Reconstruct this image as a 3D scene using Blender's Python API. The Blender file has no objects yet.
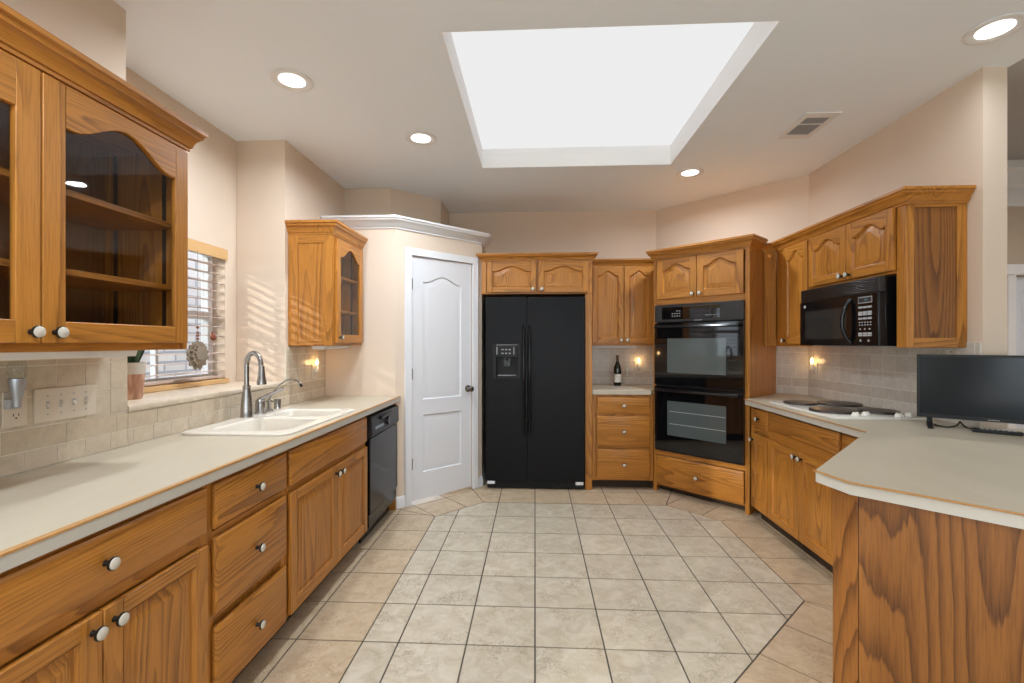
import bpy, bmesh, math, random
from mathutils import Vector, Matrix
from mathutils.geometry import tessellate_polygon
random.seed(4)
C = bpy.context
S = C.scene
COL = S.collection
PI = math.pi
R = math.radians

# ------------------------------------------------------------------ camera, world, lights, exposure
cam_d = bpy.data.cameras.new('camera')
cam_d.sensor_width = 36
cam_d.lens = 463 / 1024 * 36
cam_d.shift_y = 0.0015
cam_d.clip_start = 0.02
cam = bpy.data.objects.new('camera', cam_d)
COL.objects.link(cam)
cam.location = (0, 0, 1.345)
cam.rotation_euler = (R(90), 0, math.atan(23 / 463))
S.camera = cam

S.view_settings.view_transform = 'Standard'
S.view_settings.look = 'None'
S.view_settings.gamma = 1
S.view_settings.use_curve_mapping = False
S.view_settings.exposure = 0.24
S.cycles.use_denoising = True
S.cycles.max_bounces = 10
S.cycles.diffuse_bounces = 6
S.cycles.glossy_bounces = 4
S.cycles.transparent_max_bounces = 16
S.cycles.caustics_reflective = False
S.cycles.caustics_refractive = False
S.cycles.sample_clamp_indirect = 6

world = bpy.data.worlds.new('sky')
S.world = world
world.use_nodes = True
wt = world.node_tree
wt.nodes.clear()
wo = wt.nodes.new('ShaderNodeOutputWorld')
wb = wt.nodes.new('ShaderNodeBackground')
wb.inputs[0].default_value = (0.84, 0.91, 1.0, 1)
wb.inputs[1].default_value = 2.6
wt.links.new(wb.outputs[0], wo.inputs[0])

def light(name, kind, loc, rot, energy, color=(1, 1, 1), size=1, size_y=None, angle=None):
    d = bpy.data.lights.new(name, 'AREA' if kind == 'DISK' else kind)
    d.energy = energy
    d.color = color
    if kind == 'AREA':
        d.shape = 'RECTANGLE'
        d.size = size
        d.size_y = size_y or size
    elif kind == 'DISK':
        d.shape = 'DISK'
        d.size = size
        d.spread = R(165)
    elif kind == 'SUN':
        d.angle = angle
    else:
        d.shadow_soft_size = size
    o = bpy.data.objects.new(name, d)
    o.location = loc
    o.rotation_euler = rot
    COL.objects.link(o)
    return o

# daylight standing outside the windows of the breakfast end and the family room
DAY = (0.90, 0.95, 1.0)
light('daylight_rear', 'AREA', (0.35, -3.95, 1.2), (R(124), 0, 0), 50, DAY, 3.6, 2.0)
light('daylight_breakfast', 'AREA', (-2.25, -1.6, 1.3), (R(108), 0, -PI / 2), 120, DAY, 2.2, 1.8)
light('daylight_family', 'AREA', (5.2, -3.95, 1.5), (R(110), 0, 0), 12, DAY, 3.0, 2.2)
light('family_room_fill', 'DISK', (4.3, 3.2, 3.34), (0, 0, 0), 45, (1.0, 0.97, 0.93), 0.4)  # unseen lamp added to brighten the family room
# low sun that reaches the jamb beside the sink window
sd = Vector((0.55, 0.78, -0.27))
light('sun', 'SUN', (-8, -8, 8), sd.to_track_quat('-Z', 'Y').to_euler(), 1.3, (1.0, 0.93, 0.82), angle=R(0.8))

# ------------------------------------------------------------------ materials
def srgb(r, g, b):
    f = lambda c: (c / 255 / 12.92) if c / 255 <= 0.04045 else ((c / 255 + 0.055) / 1.055) ** 2.4
    return (f(r), f(g), f(b), 1)

class NT:
    def __init__(self, name):
        self.m = bpy.data.materials.new(name)
        self.m.use_nodes = True
        self.t = self.m.node_tree
        self.t.nodes.clear()
        self.out = self.t.nodes.new('ShaderNodeOutputMaterial')
    def n(self, kind, **kw):
        x = self.t.nodes.new('ShaderNode' + kind)
        for k, v in kw.items():
            setattr(x, k, v)
        return x
    def l(self, a, b):
        self.t.links.new(a, b)
    def val(self, sock, v):
        if hasattr(v, 'is_linked'):
            self.l(v, sock)
        else:
            sock.default_value = v
    def math(self, op, a, b=0.0, clamp=False):
        x = self.n('Math', operation=op)
        x.use_clamp = clamp
        self.val(x.inputs[0], a)
        self.val(x.inputs[1], b)
        return x.outputs[0]
    def mix(self, f, a, b, blend='MIX'):
        x = self.n('Mix', data_type='RGBA', blend_type=blend)
        self.val(x.inputs[0], f)
        self.val(x.inputs[6], a)
        self.val(x.inputs[7], b)
        return x.outputs[2]
    def ramp(self, f, lo, hi):
        x = self.n('MapRange', clamp=True)
        self.val(x.inputs[0], f)
        x.inputs[1].default_value = lo
        x.inputs[2].default_value = hi
        return x.outputs[0]
    def noise(self, vec, scale, detail=2, rough=0.5, dist=0):
        x = self.n('TexNoise')
        self.l(vec, x.inputs['Vector'])
        x.inputs['Scale'].default_value = scale
        x.inputs['Detail'].default_value = detail
        x.inputs['Roughness'].default_value = rough
        x.inputs['Distortion'].default_value = dist
        return x.outputs[0]
    def coord(self, scale=(1, 1, 1), rand=True, kind='Object'):
        tc = self.n('TexCoord').outputs[kind]
        v = tc
        if rand:
            oi = self.n('ObjectInfo').outputs['Random']
            k = self.n('VectorMath', operation='SCALE')
            k.inputs[0].default_value = (13.0, 7.0, 9.0)
            self.l(oi, k.inputs['Scale'])
            a = self.n('VectorMath', operation='ADD')
            self.l(v, a.inputs[0])
            self.l(k.outputs[0], a.inputs[1])
            v = a.outputs[0]
        s = self.n('VectorMath', operation='MULTIPLY')
        self.l(v, s.inputs[0])
        s.inputs[1].default_value = scale
        return s.outputs[0]
    def bsdf(self, color, rough=0.5, metal=0.0, spec=0.5, bump=None, bump_s=0.2, emit=None, emit_s=0, coat=0, bump_d=0.002):
        b = self.n('BsdfPrincipled')
        self.val(b.inputs['Base Color'], color)
        self.val(b.inputs['Roughness'], rough)
        b.inputs['Metallic'].default_value = metal
        b.inputs['Specular IOR Level'].default_value = spec
        b.inputs['Coat Weight'].default_value = coat
        b.inputs['Coat Roughness'].default_value = 0.15
        if emit:
            b.inputs['Emission Color'].default_value = emit
            b.inputs['Emission Strength'].default_value = emit_s
        if bump is not None:
            bp = self.n('Bump')
            bp.inputs['Strength'].default_value = bump_s
            bp.inputs['Distance'].default_value = bump_d
            self.l(bump, bp.inputs['Height'])
            self.l(bp.outputs[0], b.inputs['Normal'])
        self.l(b.outputs[0], self.out.inputs[0])
        return self.m

def plain(name, col, rough=0.5, metal=0.0, spec=0.5, mottle=0.0, scale=40, coat=0):
    t = NT(name)
    c = col
    if mottle:
        f = t.noise(t.coord(rand=True), scale, 3)
        dark = tuple(x * (1 - mottle) for x in col[:3]) + (1,)
        c = t.mix(f, col, dark)
    return t.bsdf(c, rough, metal, spec, coat=coat)

def oak(name, axis, light_c, dark_c, ring=34.0, stretch=0.07, scale=6.5, line=0.78, rough=0.36, sharp=1.9, pore=0.62, freq=0.62, even=False):
    t = NT(name)
    sc = {'x': (stretch, 1, 1), 'y': (1, stretch, 1), 'z': (1, 1, stretch)}[axis]
    v = t.coord(tuple(k * scale for k in sc))
    broad = t.noise(v, freq, 1.0, 0.4, 0.2)
    jag = t.noise(v, freq * 14, 2, 0.6)
    broad = t.math('ADD', broad, t.math('MULTIPLY', jag, 0.5 / ring))
    saw = t.math('FRACT', t.math('MULTIPLY', broad, ring))
    rings = t.math('POWER', saw, sharp)
    rings = t.math('MULTIPLY', rings, t.ramp(saw, 1.0, 0.93))
    if not even:
        rings = t.math('MULTIPLY', rings, t.math('ADD', 0.25, t.math('MULTIPLY', t.ramp(t.noise(v, freq * 3.1, 2), 0.36, 0.62), 0.75)))
    fs = {'x': (9, 260, 260), 'y': (260, 9, 260), 'z': (260, 260, 9)}[axis]
    pores = t.ramp(t.noise(t.coord(fs), 1.0, 2, 0.6), 0.45, 0.70)
    tone = t.noise(v, 0.5, 1)
    base = t.mix(tone, light_c, tuple(x * 0.78 for x in light_c[:3]) + (1,))
    c1 = t.mix(t.math('MULTIPLY', rings, line), base, dark_c)
    pm = t.math('MULTIPLY', pores, t.math('ADD', 0.45, t.math('MULTIPLY', rings, 0.55)))
    c2 = t.mix(t.math('MULTIPLY', pm, pore), c1, dark_c)
    h = t.math('SUBTRACT', 1.0, t.math('ADD', t.math('MULTIPLY', rings, 0.4), t.math('MULTIPLY', pores, 0.5)))
    return t.bsdf(c2, rough, 0, 0.45, bump=h, bump_s=0.12, bump_d=0.001)

OL, OD = (0.57, 0.235, 0.038, 1), (0.125, 0.036, 0.005, 1)
M = {}
M['ov'] = oak('oak_upright_grain', 'z', OL, OD)
M['oh'] = oak('oak_level_grain', 'x', OL, OD)
M['oy'] = oak('oak_depth_grain', 'y', OL, OD)
M['oven_veneer'] = oak('oak_veneer_sheet', 'z', (0.31, 0.118, 0.023, 1), (0.06, 0.017, 0.003, 1), ring=27, stretch=0.085, scale=6.0, line=0.9, rough=0.45, sharp=3.2, pore=0.7, even=True)
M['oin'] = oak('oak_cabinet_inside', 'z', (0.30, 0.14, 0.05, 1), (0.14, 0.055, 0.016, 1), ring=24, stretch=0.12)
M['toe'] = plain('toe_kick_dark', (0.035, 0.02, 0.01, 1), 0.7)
M['wall'] = plain('wall_paint_beige', (0.71, 0.59, 0.475, 1), 0.85, spec=0.2, mottle=0.03, scale=3)
M['ceil'] = plain('ceiling_paint_white', (0.86, 0.92, 1.0, 1), 0.9, spec=0.1)
M['white'] = plain('white_trim_paint', (0.76, 0.77, 0.79, 1), 0.4)
M['wellwhite'] = plain('bright_white_well_paint', (0.92, 0.92, 0.92, 1), 0.5)
M['doorw'] = plain('white_door_paint', (0.71, 0.72, 0.745, 1), 0.35)
M['black'] = plain('black_gloss_enamel', (0.005, 0.005, 0.006, 1), 0.14, spec=0.32)
M['blackglass'] = plain('black_oven_glass', (0.004, 0.004, 0.005, 1), 0.03, spec=0.6)
M['blacksat'] = plain('black_satin_plastic', (0.014, 0.014, 0.015, 1), 0.35)
M['blackmat'] = plain('black_matte_plastic', (0.009, 0.009, 0.009, 1), 0.5, spec=0.3)
M['grayglass'] = plain('oven_window_glass', (0.085, 0.105, 0.105, 1), 0.05, spec=0.6)  # base colour lightened to stand in for the window's reflection
M['mwglass'] = plain('microwave_window_mesh', (0.03, 0.03, 0.028, 1), 0.12, spec=0.5)
M['screen'] = plain('television_screen', (0.006, 0.010, 0.013, 1), 0.14, spec=0.28)
M['nickel'] = plain('brushed_nickel', (0.38, 0.37, 0.36, 1), 0.25, metal=1)
M['keygray'] = plain('dim_gray_keys', (0.30, 0.30, 0.31, 1), 0.4)
M['steel'] = plain('chrome_steel', (0.6, 0.6, 0.6, 1), 0.2, metal=1)
M['dkmetal'] = plain('dark_bronze_metal', (0.03, 0.026, 0.022, 1), 0.35, metal=0.7)
M['ceramic'] = plain('white_ceramic', (0.80, 0.77, 0.70, 1), 0.18)
M['knobface'] = plain('cream_knob_face', (0.58, 0.54, 0.46, 1), 0.2)
M['sink'] = plain('cream_sink_enamel', (0.74, 0.69, 0.60, 1), 0.2, mottle=0.03, scale=200)
M['almond'] = plain('almond_plastic', (0.70, 0.62, 0.51, 1), 0.4)
M['slot'] = plain('dark_slot', (0.02, 0.018, 0.016, 1), 0.6)
M['gray'] = plain('gray_marking', (0.42, 0.43, 0.44, 1), 0.5)
M['whitemark'] = plain('white_marking', (0.8, 0.8, 0.8, 1), 0.5)
M['silver'] = plain('silver_plastic', (0.42, 0.45, 0.49, 1), 0.3, metal=0.6)
M['grillgray'] = plain('vent_dark_gap', (0.06, 0.06, 0.06, 1), 0.8)
M['blindwood'] = plain('blind_slat_shaded_cream', (0.56, 0.45, 0.39, 1), 0.5)  # cream taken browner, shade from below put into the colour
M['valance'] = oak('blind_valance_wood', 'y', (0.72, 0.46, 0.21, 1), (0.52, 0.29, 0.11, 1), line=0.4)
M['vinyl'] = plain('white_vinyl', (0.78, 0.79, 0.82, 1), 0.4)
M['burner'] = plain('burner_cover_brown_black', (0.055, 0.042, 0.036, 1), 0.35, mottle=0.5, scale=60)
M['shell'] = plain('dried_straw', (0.34, 0.28, 0.21, 1), 0.8, mottle=0.5, scale=80)
M['bead'] = plain('red_brown_bead', (0.22, 0.05, 0.02, 1), 0.4)
M['leaf'] = plain('plant_leaf_green', (0.035, 0.085, 0.025, 1), 0.4, mottle=0.4, scale=30)
M['soil'] = plain('potting_soil', (0.02, 0.014, 0.01, 1), 0.9)
M['potband'] = plain('pot_gray_band', (0.58, 0.54, 0.48, 1), 0.5)
M['bottle'] = plain('dark_green_bottle_glass', (0.006, 0.010, 0.006, 1), 0.06)
M['foil'] = plain('bottle_foil', (0.10, 0.06, 0.045, 1), 0.35, metal=0.3)
M['paper'] = plain('label_paper', (0.72, 0.68, 0.60, 1), 0.7)

def laminate():
    t = NT('cream_laminate')
    f = t.ramp(t.noise(t.coord((2.0, 0.6, 1), rand=False), 3.0, 4, 0.6, 1.0), 0.3, 0.7)
    c = t.mix(f, (0.535, 0.475, 0.365, 1), (0.49, 0.435, 0.335, 1))
    return t.bsdf(c, 0.33, 0, 0.4)
M['lam'] = laminate()
M['inlay'] = plain('oak_inlay', (0.60, 0.30, 0.085, 1), 0.4, mottle=0.3, scale=60)
M['lamedge'] = plain('laminate_edge', (0.55, 0.525, 0.46, 1), 0.4)

def tile_mat(name, ca, cb, cc, rough=0.35, vein=0.5, scale=9, bs=0.15):
    t = NT(name)
    at = t.n('Attribute', attribute_name='rnd').outputs['Fac']
    co = t.coord((1, 1, 1), rand=False)
    add = t.n('VectorMath', operation='ADD')
    sc = t.n('VectorMath', operation='SCALE')
    sc.inputs[0].default_value = (31, 17, 23)
    t.l(at, sc.inputs['Scale'])
    t.l(co, add.inputs[0])
    t.l(sc.outputs[0], add.inputs[1])
    v = add.outputs[0]
    f = t.ramp(t.noise(v, scale, 5, 0.65, 0.8), 0.35, 0.7)
    base = t.mix(f, ca, cb)
    ve = t.noise(v, scale * 1.6, 4, 0.7, 1.6)
    vl = t.math('SUBTRACT', 1.0, t.ramp(t.math('ABSOLUTE', t.math('SUBTRACT', ve, 0.5)), 0.0, 0.035))
    msk = t.ramp(t.noise(v, scale * 0.55, 2), 0.46, 0.62)
    base = t.mix(t.math('MULTIPLY', t.math('MULTIPLY', vl, msk), vein), base, cc)
    shade = t.math('ADD', 0.94, t.math('MULTIPLY', at, 0.10))
    cs = t.n('VectorMath', operation='SCALE')
    t.l(base, cs.inputs[0])
    t.l(shade, cs.inputs['Scale'])
    return t.bsdf(cs.outputs[0], rough, 0, 0.4, bump=f, bump_s=bs)
M['tilef'] = tile_mat('floor_tile_gray_cream', (0.615, 0.55, 0.44, 1), (0.47, 0.395, 0.28, 1), (0.25, 0.185, 0.11, 1), 0.34, 0.8, 12)
M['tileb'] = tile_mat('floor_tile_tan', (0.60, 0.475, 0.33, 1), (0.46, 0.335, 0.205, 1), (0.28, 0.18, 0.10, 1), 0.36, 0.7, 14)
M['grout'] = plain('floor_grout', (0.10, 0.085, 0.065, 1), 0.9)
M['splash'] = tile_mat('wall_tile_tan', (0.69, 0.60, 0.475, 1), (0.585, 0.495, 0.375, 1), (0.36, 0.27, 0.18, 1), 0.22, 0.5, 22, 0.12)
M['splashd'] = tile_mat('wall_tile_liner_brown', (0.61, 0.515, 0.39, 1), (0.51, 0.415, 0.30, 1), (0.38, 0.29, 0.19, 1), 0.22, 0.5, 26, 0.12)
M['splashg'] = tile_mat('wall_tile_gray', (0.68, 0.63, 0.56, 1), (0.585, 0.535, 0.465, 1), (0.42, 0.36, 0.29, 1), 0.2, 0.5, 22, 0.12)
M['splashgd'] = tile_mat('wall_tile_gray_liner', (0.61, 0.545, 0.47, 1), (0.52, 0.455, 0.38, 1), (0.40, 0.33, 0.26, 1), 0.2, 0.5, 26, 0.12)
M['wgrout'] = plain('wall_grout', (0.76, 0.71, 0.62, 1), 0.85)

def emis(name, col, s):
    t = NT(name)
    e = t.n('Emission')
    e.inputs[0].default_value = col
    e.inputs[1].default_value = s
    t.l(e.outputs[0], t.out.inputs[0])
    return t.m
M['skypanel'] = emis('skylight_diffuser', (1, 1, 1, 1), 0.72)
M['lamp'] = emis('downlight_lens', (1, 0.97, 0.92, 1), 5.0)
M['flame'] = emis('night_light_bulb', (1, 0.60, 0.22, 1), 10.0)
M['display'] = emis('clock_display', (0.25, 0.45, 0.5, 1), 0.25)

def glass(name, tint=(0.96, 0.98, 0.98, 1), refl=1.0):
    t = NT(name)
    tr = t.n('BsdfTransparent')
    tr.inputs[0].default_value = tint
    gl = t.n('BsdfGlossy')
    gl.inputs['Roughness'].default_value = 0.02
    fr = t.n('Fresnel')
    fr.inputs[0].default_value = 1.5
    bf = t.n('NewGeometry').outputs['Backfacing']
    f = t.math('MULTIPLY', t.math('MULTIPLY', fr.outputs[0], refl), t.math('SUBTRACT', 1.0, bf), True)
    mx = t.n('MixShader')
    t.l(f, mx.inputs[0])
    t.l(tr.outputs[0], mx.inputs[1])
    t.l(gl.outputs[0], mx.inputs[2])
    t.l(mx.outputs[0], t.out.inputs[0])
    return t.m
M['glass'] = glass('clear_pane_glass')
M['cabglass'] = glass('cabinet_pane_glass', (0.90, 0.90, 0.90, 1), 1.0)

def pot_swirl():
    t = NT('pot_pink_swirl')
    v = t.coord((14, 14, 3.5))
    f = t.math('SINE', t.math('MULTIPLY', t.noise(v, 1.0, 2, 0.5, 1.2), 26))
    c = t.mix(t.ramp(f, -0.4, 1), (0.60, 0.36, 0.25, 1), (0.40, 0.20, 0.12, 1))
    return t.bsdf(c, 0.45)
M['potswirl'] = pot_swirl()

def bricks():
    t = NT('painted_brick')
    sp = t.n('SeparateXYZ')
    t.l(t.n('TexCoord').outputs['Object'], sp.inputs[0])
    mp = t.n('CombineXYZ')
    t.l(sp.outputs[1], mp.inputs[0])
    t.l(sp.outputs[2], mp.inputs[1])
    b = t.n('TexBrick')
    t.l(mp.outputs[0], b.inputs[0])
    b.inputs['Color1'].default_value = (0.80, 0.74, 0.74, 1)
    b.inputs['Color2'].default_value = (0.66, 0.60, 0.62, 1)
    b.inputs['Mortar'].default_value = (0.40, 0.40, 0.46, 1)
    b.inputs['Scale'].default_value = 1.0
    b.inputs['Mortar Size'].default_value = 0.012
    b.inputs['Brick Width'].default_value = 0.26
    b.inputs['Row Height'].default_value = 0.09
    return t.bsdf(b.outputs[0], 0.9)
M['brick'] = bricks()
M['lawn'] = plain('lawn_green', (0.05, 0.11, 0.025, 1), 0.9, mottle=0.5, scale=8)
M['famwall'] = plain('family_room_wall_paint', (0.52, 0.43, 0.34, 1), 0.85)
M['famceil'] = plain('family_room_ceiling_shaded', (0.42, 0.42, 0.44, 1), 0.9)  # gray base colour carries the shadow on ceiling and header
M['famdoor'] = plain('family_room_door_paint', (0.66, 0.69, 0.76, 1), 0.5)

# ------------------------------------------------------------------ mesh helpers
class MB:
    def __init__(self):
        self.v, self.f, self.m = [], [], []
    def add(self, verts, faces, mi=0):
        b = len(self.v)
        self.v += [tuple(p) for p in verts]
        self.f += [tuple(b + i for i in f) for f in faces]
        self.m += [mi] * len(faces)
    def box(self, x0, x1, y0, y1, z0, z1, mi=0):
        vs = [(x, y, z) for z in (z0, z1) for y in (y0, y1) for x in (x0, x1)]
        self.add(vs, [(0, 2, 3, 1), (4, 5, 7, 6), (0, 1, 5, 4), (2, 6, 7, 3), (0, 4, 6, 2), (1, 3, 7, 5)], mi)
    def prism(self, pts, a, b, plane='xy', mi=0):
        f = {'xy': lambda p, h: (p[0], p[1], h), 'xz': lambda p, h: (p[0], h, p[1]), 'yz': lambda p, h: (h, p[0], p[1])}[plane]
        n = len(pts)
        tri = tessellate_polygon([[Vector((p[0], p[1], 0)) for p in pts]])
        vs = [f(p, a) for p in pts] + [f(p, b) for p in pts]
        fs = [tuple(t) for t in tri] + [tuple(n + i for i in t) for t in tri]
        fs += [(i, (i + 1) % n, n + (i + 1) % n, n + i) for i in range(n)]
        self.add(vs, fs, mi)
    def plate(self, outer, holes, z, mi=0):           # flat face with holes
        loops = [[Vector((p[0], p[1], 0)) for p in lp] for lp in [outer] + holes]
        tri = tessellate_polygon(loops)
        flat = [p for lp in [outer] + holes for p in lp]
        self.add([(p[0], p[1], z) for p in flat], [tuple(t) for t in tri], mi)
    def loft(self, loops, mi=0, cap0=False, cap1=False):     # loops of equal length
        n = len(loops[0])
        vs = [p for lp in loops for p in lp]
        fs = []
        for k in range(len(loops) - 1):
            for i in range(n):
                j = (i + 1) % n
                fs.append((k * n + i, k * n + j, (k + 1) * n + j, (k + 1) * n + i))
        if cap0:
            fs.append(tuple(range(n)))
        if cap1:
            fs.append(tuple((len(loops) - 1) * n + i for i in range(n)))
        self.add(vs, fs, mi)
    def lathe(self, prof, o=(0, 0, 0), axis='z', n=24, mi=0, sx=1.0, sy=1.0):
        loops = []
        for r, h in prof:
            lp = []
            for i in range(n):
                a = 2 * PI * i / n
                u, w = max(r, 1e-5) * math.cos(a) * sx, max(r, 1e-5) * math.sin(a) * sy
                if axis == 'z':
                    p = (u, w, h)
                elif axis == 'y':
                    p = (u, h, w)
                else:
                    p = (h, u, w)
                lp.append((o[0] + p[0], o[1] + p[1], o[2] + p[2]))
            loops.append(lp)
        self.loft(loops, mi, True, True)
    def tube(self, pts, r, n=12, mi=0):
        pts = [Vector(p) for p in pts]
        rs = r if isinstance(r, (list, tuple)) else [r] * len(pts)
        loops = []
        up = Vector((0, 0, 1))
        prev = None
        for k, p in enumerate(pts):
            d = (pts[min(k + 1, len(pts) - 1)] - pts[max(k - 1, 0)]).normalized()
            if prev is None:
                ref = up if abs(d.dot(up)) < 0.9 else Vector((1, 0, 0))
                a = d.cross(ref).normalized()
            else:
                a = (prev - d * prev.dot(d)).normalized()
            b = d.cross(a)
            prev = a
            loops.append([tuple(p + (a * math.cos(2 * PI * i / n) + b * math.sin(2 * PI * i / n)) * rs[k]) for i in range(n)])
        self.loft(loops, mi, True, True)
    def sweep(self, path, prof, mi=0, closed=False, side=1):
        # plan path [(x,y)], profile [(out, z)] closed loop; out goes to the right of travel (side=1)
        P = [Vector(p) for p in path]
        n = len(P)
        offs = []
        for i in range(n):
            ds = []
            if i > 0 or closed:
                ds.append((P[i] - P[i - 1]).normalized())
            if i < n - 1 or closed:
                ds.append((P[(i + 1) % n] - P[i]).normalized())
            ns = [Vector((d.y, -d.x)) * side for d in ds]
            if len(ns) == 2:
                b = (ns[0] + ns[1]).normalized()
                b = b / max(b.dot(ns[0]), 0.2)
            else:
                b = ns[0]
            offs.append(b)
        loops = [[(P[i].x + offs[i].x * o, P[i].y + offs[i].y * o, z) for o, z in prof] for i in range(n)]
        if closed:
            loops.append(loops[0])
        self.loft(loops, mi, not closed, not closed)
    def build(self, name, mats, parent=None, bevel=0.0, seg=2, attr=None, sharp=35):
        me = bpy.data.meshes.new(name)
        me.from_pydata(self.v, [], self.f)
        if not isinstance(mats, (list, tuple)):
            mats = [mats]
        for m in mats:
            me.materials.append(m)
        me.polygons.foreach_set('material_index', self.m)
        if attr is not None:
            at = me.attributes.new('rnd', 'FLOAT', 'FACE')
            at.data.foreach_set('value', attr)
        bm = bmesh.new()
        bm.from_mesh(me)
        bmesh.ops.recalc_face_normals(bm, faces=bm.faces)
        bm.to_mesh(me)
        bm.free()
        for p in me.polygons:
            p.use_smooth = True
        me.set_sharp_from_angle(angle=R(sharp))
        o = bpy.data.objects.new(name, me)
        COL.objects.link(o)
        if parent:
            o.parent = parent
        if bevel:
            b = o.modifiers.new('edge', 'BEVEL')
            b.width = bevel
            b.segments = seg
            b.limit_method = 'ANGLE'
            b.angle_limit = R(40)
        return o

def thing(name, label, cat, loc=(0, 0, 0), rot=0, group=None):
    o = bpy.data.objects.new(name, None)
    o.empty_display_size = 0.1
    COL.objects.link(o)
    o.location = loc
    o.rotation_euler = (0, 0, rot)
    return tag(o, label, cat, group)

def tag(o, label, cat, group=None, kind=None):
    o['label'] = label
    o['category'] = cat
    if group:
        o['group'] = group
    if kind:
        o['kind'] = kind
    return o

def struct(o, label, cat):
    return tag(o, label, cat, kind='structure')

def copy_tree(o, parent=None, loc=None, rot=None, label=None):
    c = o.copy()
    COL.objects.link(c)
    if parent:
        c.parent = parent
    for ch in list(o.children):
        copy_tree(ch, c)
    if loc is not None:
        c.location = loc
    if rot is not None:
        c.rotation_euler = (0, 0, rot)
    if label:
        c['label'] = label
    return c

def rrect(x0, x1, y0, y1, r, n=6):
    out = []
    for cx, cy, a0 in ((x1 - r, y0 + r, -90), (x1 - r, y1 - r, 0), (x0 + r, y1 - r, 90), (x0 + r, y0 + r, 180)):
        for i in range(n + 1):
            a = R(a0 + 90 * i / n)
            out.append((cx + r * math.cos(a), cy + r * math.sin(a)))
    return out

# ------------------------------------------------------------------ main dimensions
XL, XR, XW = -1.715, 2.26, -2.06         # left wall, right wall, recessed window wall
ZC, CT, CB = 2.74, 0.914, 0.874         # ceiling, counter top, counter underside
YB = 4.93                               # back wall
YP = 3.70                               # pantry wall facing the camera
PC = YP - 4.83                          # x of the pantry corner
REC0, REC1, LEDGE = 1.861, 3.10, 1.082
AW = 6.20                               # x + y of the angled wall behind the ovens
BACK = -3.6

# ------------------------------------------------------------------ floor
def clip(poly, a, b, c):                # keep a*x+b*y<=c
    out = []
    for i in range(len(poly)):
        p, q = poly[i], poly[(i + 1) % len(poly)]
        dp, dq = a * p[0] + b * p[1] - c, a * q[0] + b * q[1] - c
        if dp <= 0:
            out.append(p)
        if dp * dq < 0:
            t = dp / (dp - dq)
            out.append((p[0] + (q[0] - p[0]) * t, p[1] + (q[1] - p[1]) * t))
    return out

def inset_poly(poly, d):
    n = len(poly)
    ar = sum(poly[i][0] * poly[(i + 1) % n][1] - poly[(i + 1) % n][0] * poly[i][1] for i in range(n))
    if abs(ar) < 4e-4:
        return None
    if ar < 0:
        poly = poly[::-1]
    out = list(poly)
    for i in range(n):
        p, q = poly[i], poly[(i + 1) % n]
        L = math.hypot(q[0] - p[0], q[1] - p[1])
        if L < 1e-5:
            continue
        nx, ny = (q[1] - p[1]) / L, -(q[0] - p[0]) / L
        out = clip(out, nx, ny, nx * p[0] + ny * p[1] - d)
        if len(out) < 3:
            return None
    return out

def make_floor():
    q = math.sqrt(0.5)
    HP = [(-1, 0, 0.775), (-q, q, 4.335 * q), (0, 1, 3.90), (q, q, 4.985 * q), (1, 0, 1.405), (q, -q, -1.085 * q)]
    T = 0.3065
    mb = MB()
    rnd = []
    G = 0.0038
    def put(poly, mi):
        p = inset_poly(poly, G)
        if not p:
            return
        n = len(p)
        nf = len(mb.f)
        mb.add([(x, y, 0.0) for x, y in p] + [(x, y, -0.004) for x, y in p],
               [tuple(range(n))] + [(i, (i + 1) % n, n + (i + 1) % n, n + i) for i in range(n)], mi)
        r = random.random()
        rnd.extend([r] * (len(mb.f) - nf))
    x_off, y_off = 0.0, 2.052
    for i in range(-8, 24):
        for j in range(-20, 12):
            x0, y0 = x_off + i * T, y_off + j * T
            poly = [(x0, y0), (x0 + T, y0), (x0 + T, y0 + T), (x0, y0 + T)]
            for a, b, c in HP:
                poly = clip(poly, a, b, c)
                if len(poly) < 3:
                    break
            if len(poly) >= 3:
                put(poly, 1)
    anch = [(-0.775, 3.56), (-0.775, 3.56), (-0.435, 3.90), (1.085, 3.90), (1.405, 3.58), (1.405, 2.49)]
    for k, (a, b, c) in enumerate(HP):
        ux, uy = -b, a
        ax, ay = anch[k]
        if k in (0, 4):
            ay = y_off
        if k == 2:
            ax = 0.0
        rng = range(-22, 22)
        for i in rng:
            for d in range(0, 18):
                s0, s1 = i * T, (i + 1) * T
                base = c
                def P(s, dd):
                    along0 = ax * ux + ay * uy
                    return (a * (base + dd) + ux * (along0 + s), b * (base + dd) + uy * (along0 + s))
                poly = [P(s0, d * T), P(s1, d * T), P(s1, (d + 1) * T), P(s0, (d + 1) * T)]
                for k2, (a2, b2, c2) in enumerate(HP):
                    if k2 != k and len(poly) >= 3:
                        poly = clip(poly, a2 - a, b2 - b, c2 - c)
                for cl in ((-1, 0, 2.1), (1, 0, 6.6), (0, 1, 5.6), (0, -1, 3.7)):
                    if len(poly) >= 3:
                        poly = clip(poly, *cl)
                if len(poly) >= 3:
                    put(poly, 2)
    nf = len(mb.f)
    mb.box(-2.1, 6.6, -3.7, 5.6, -0.10, -0.003, 0)
    rnd.extend([0.5] * (len(mb.f) - nf))
    o = mb.build('floor', [M['grout'], M['tilef'], M['tileb']], attr=rnd)
    struct(o, 'gray-cream square floor tiles with a mitred tan border along the cabinets', 'floor')
make_floor()

# ------------------------------------------------------------------ walls and ceiling
def wall(name, boxes, label, mat='wall', prisms=()):
    mb = MB()
    for b in boxes:
        mb.box(*b)
    for p in prisms:
        mb.prism(*p)
    return struct(mb.build(name, M[mat]), label, 'wall')

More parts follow.
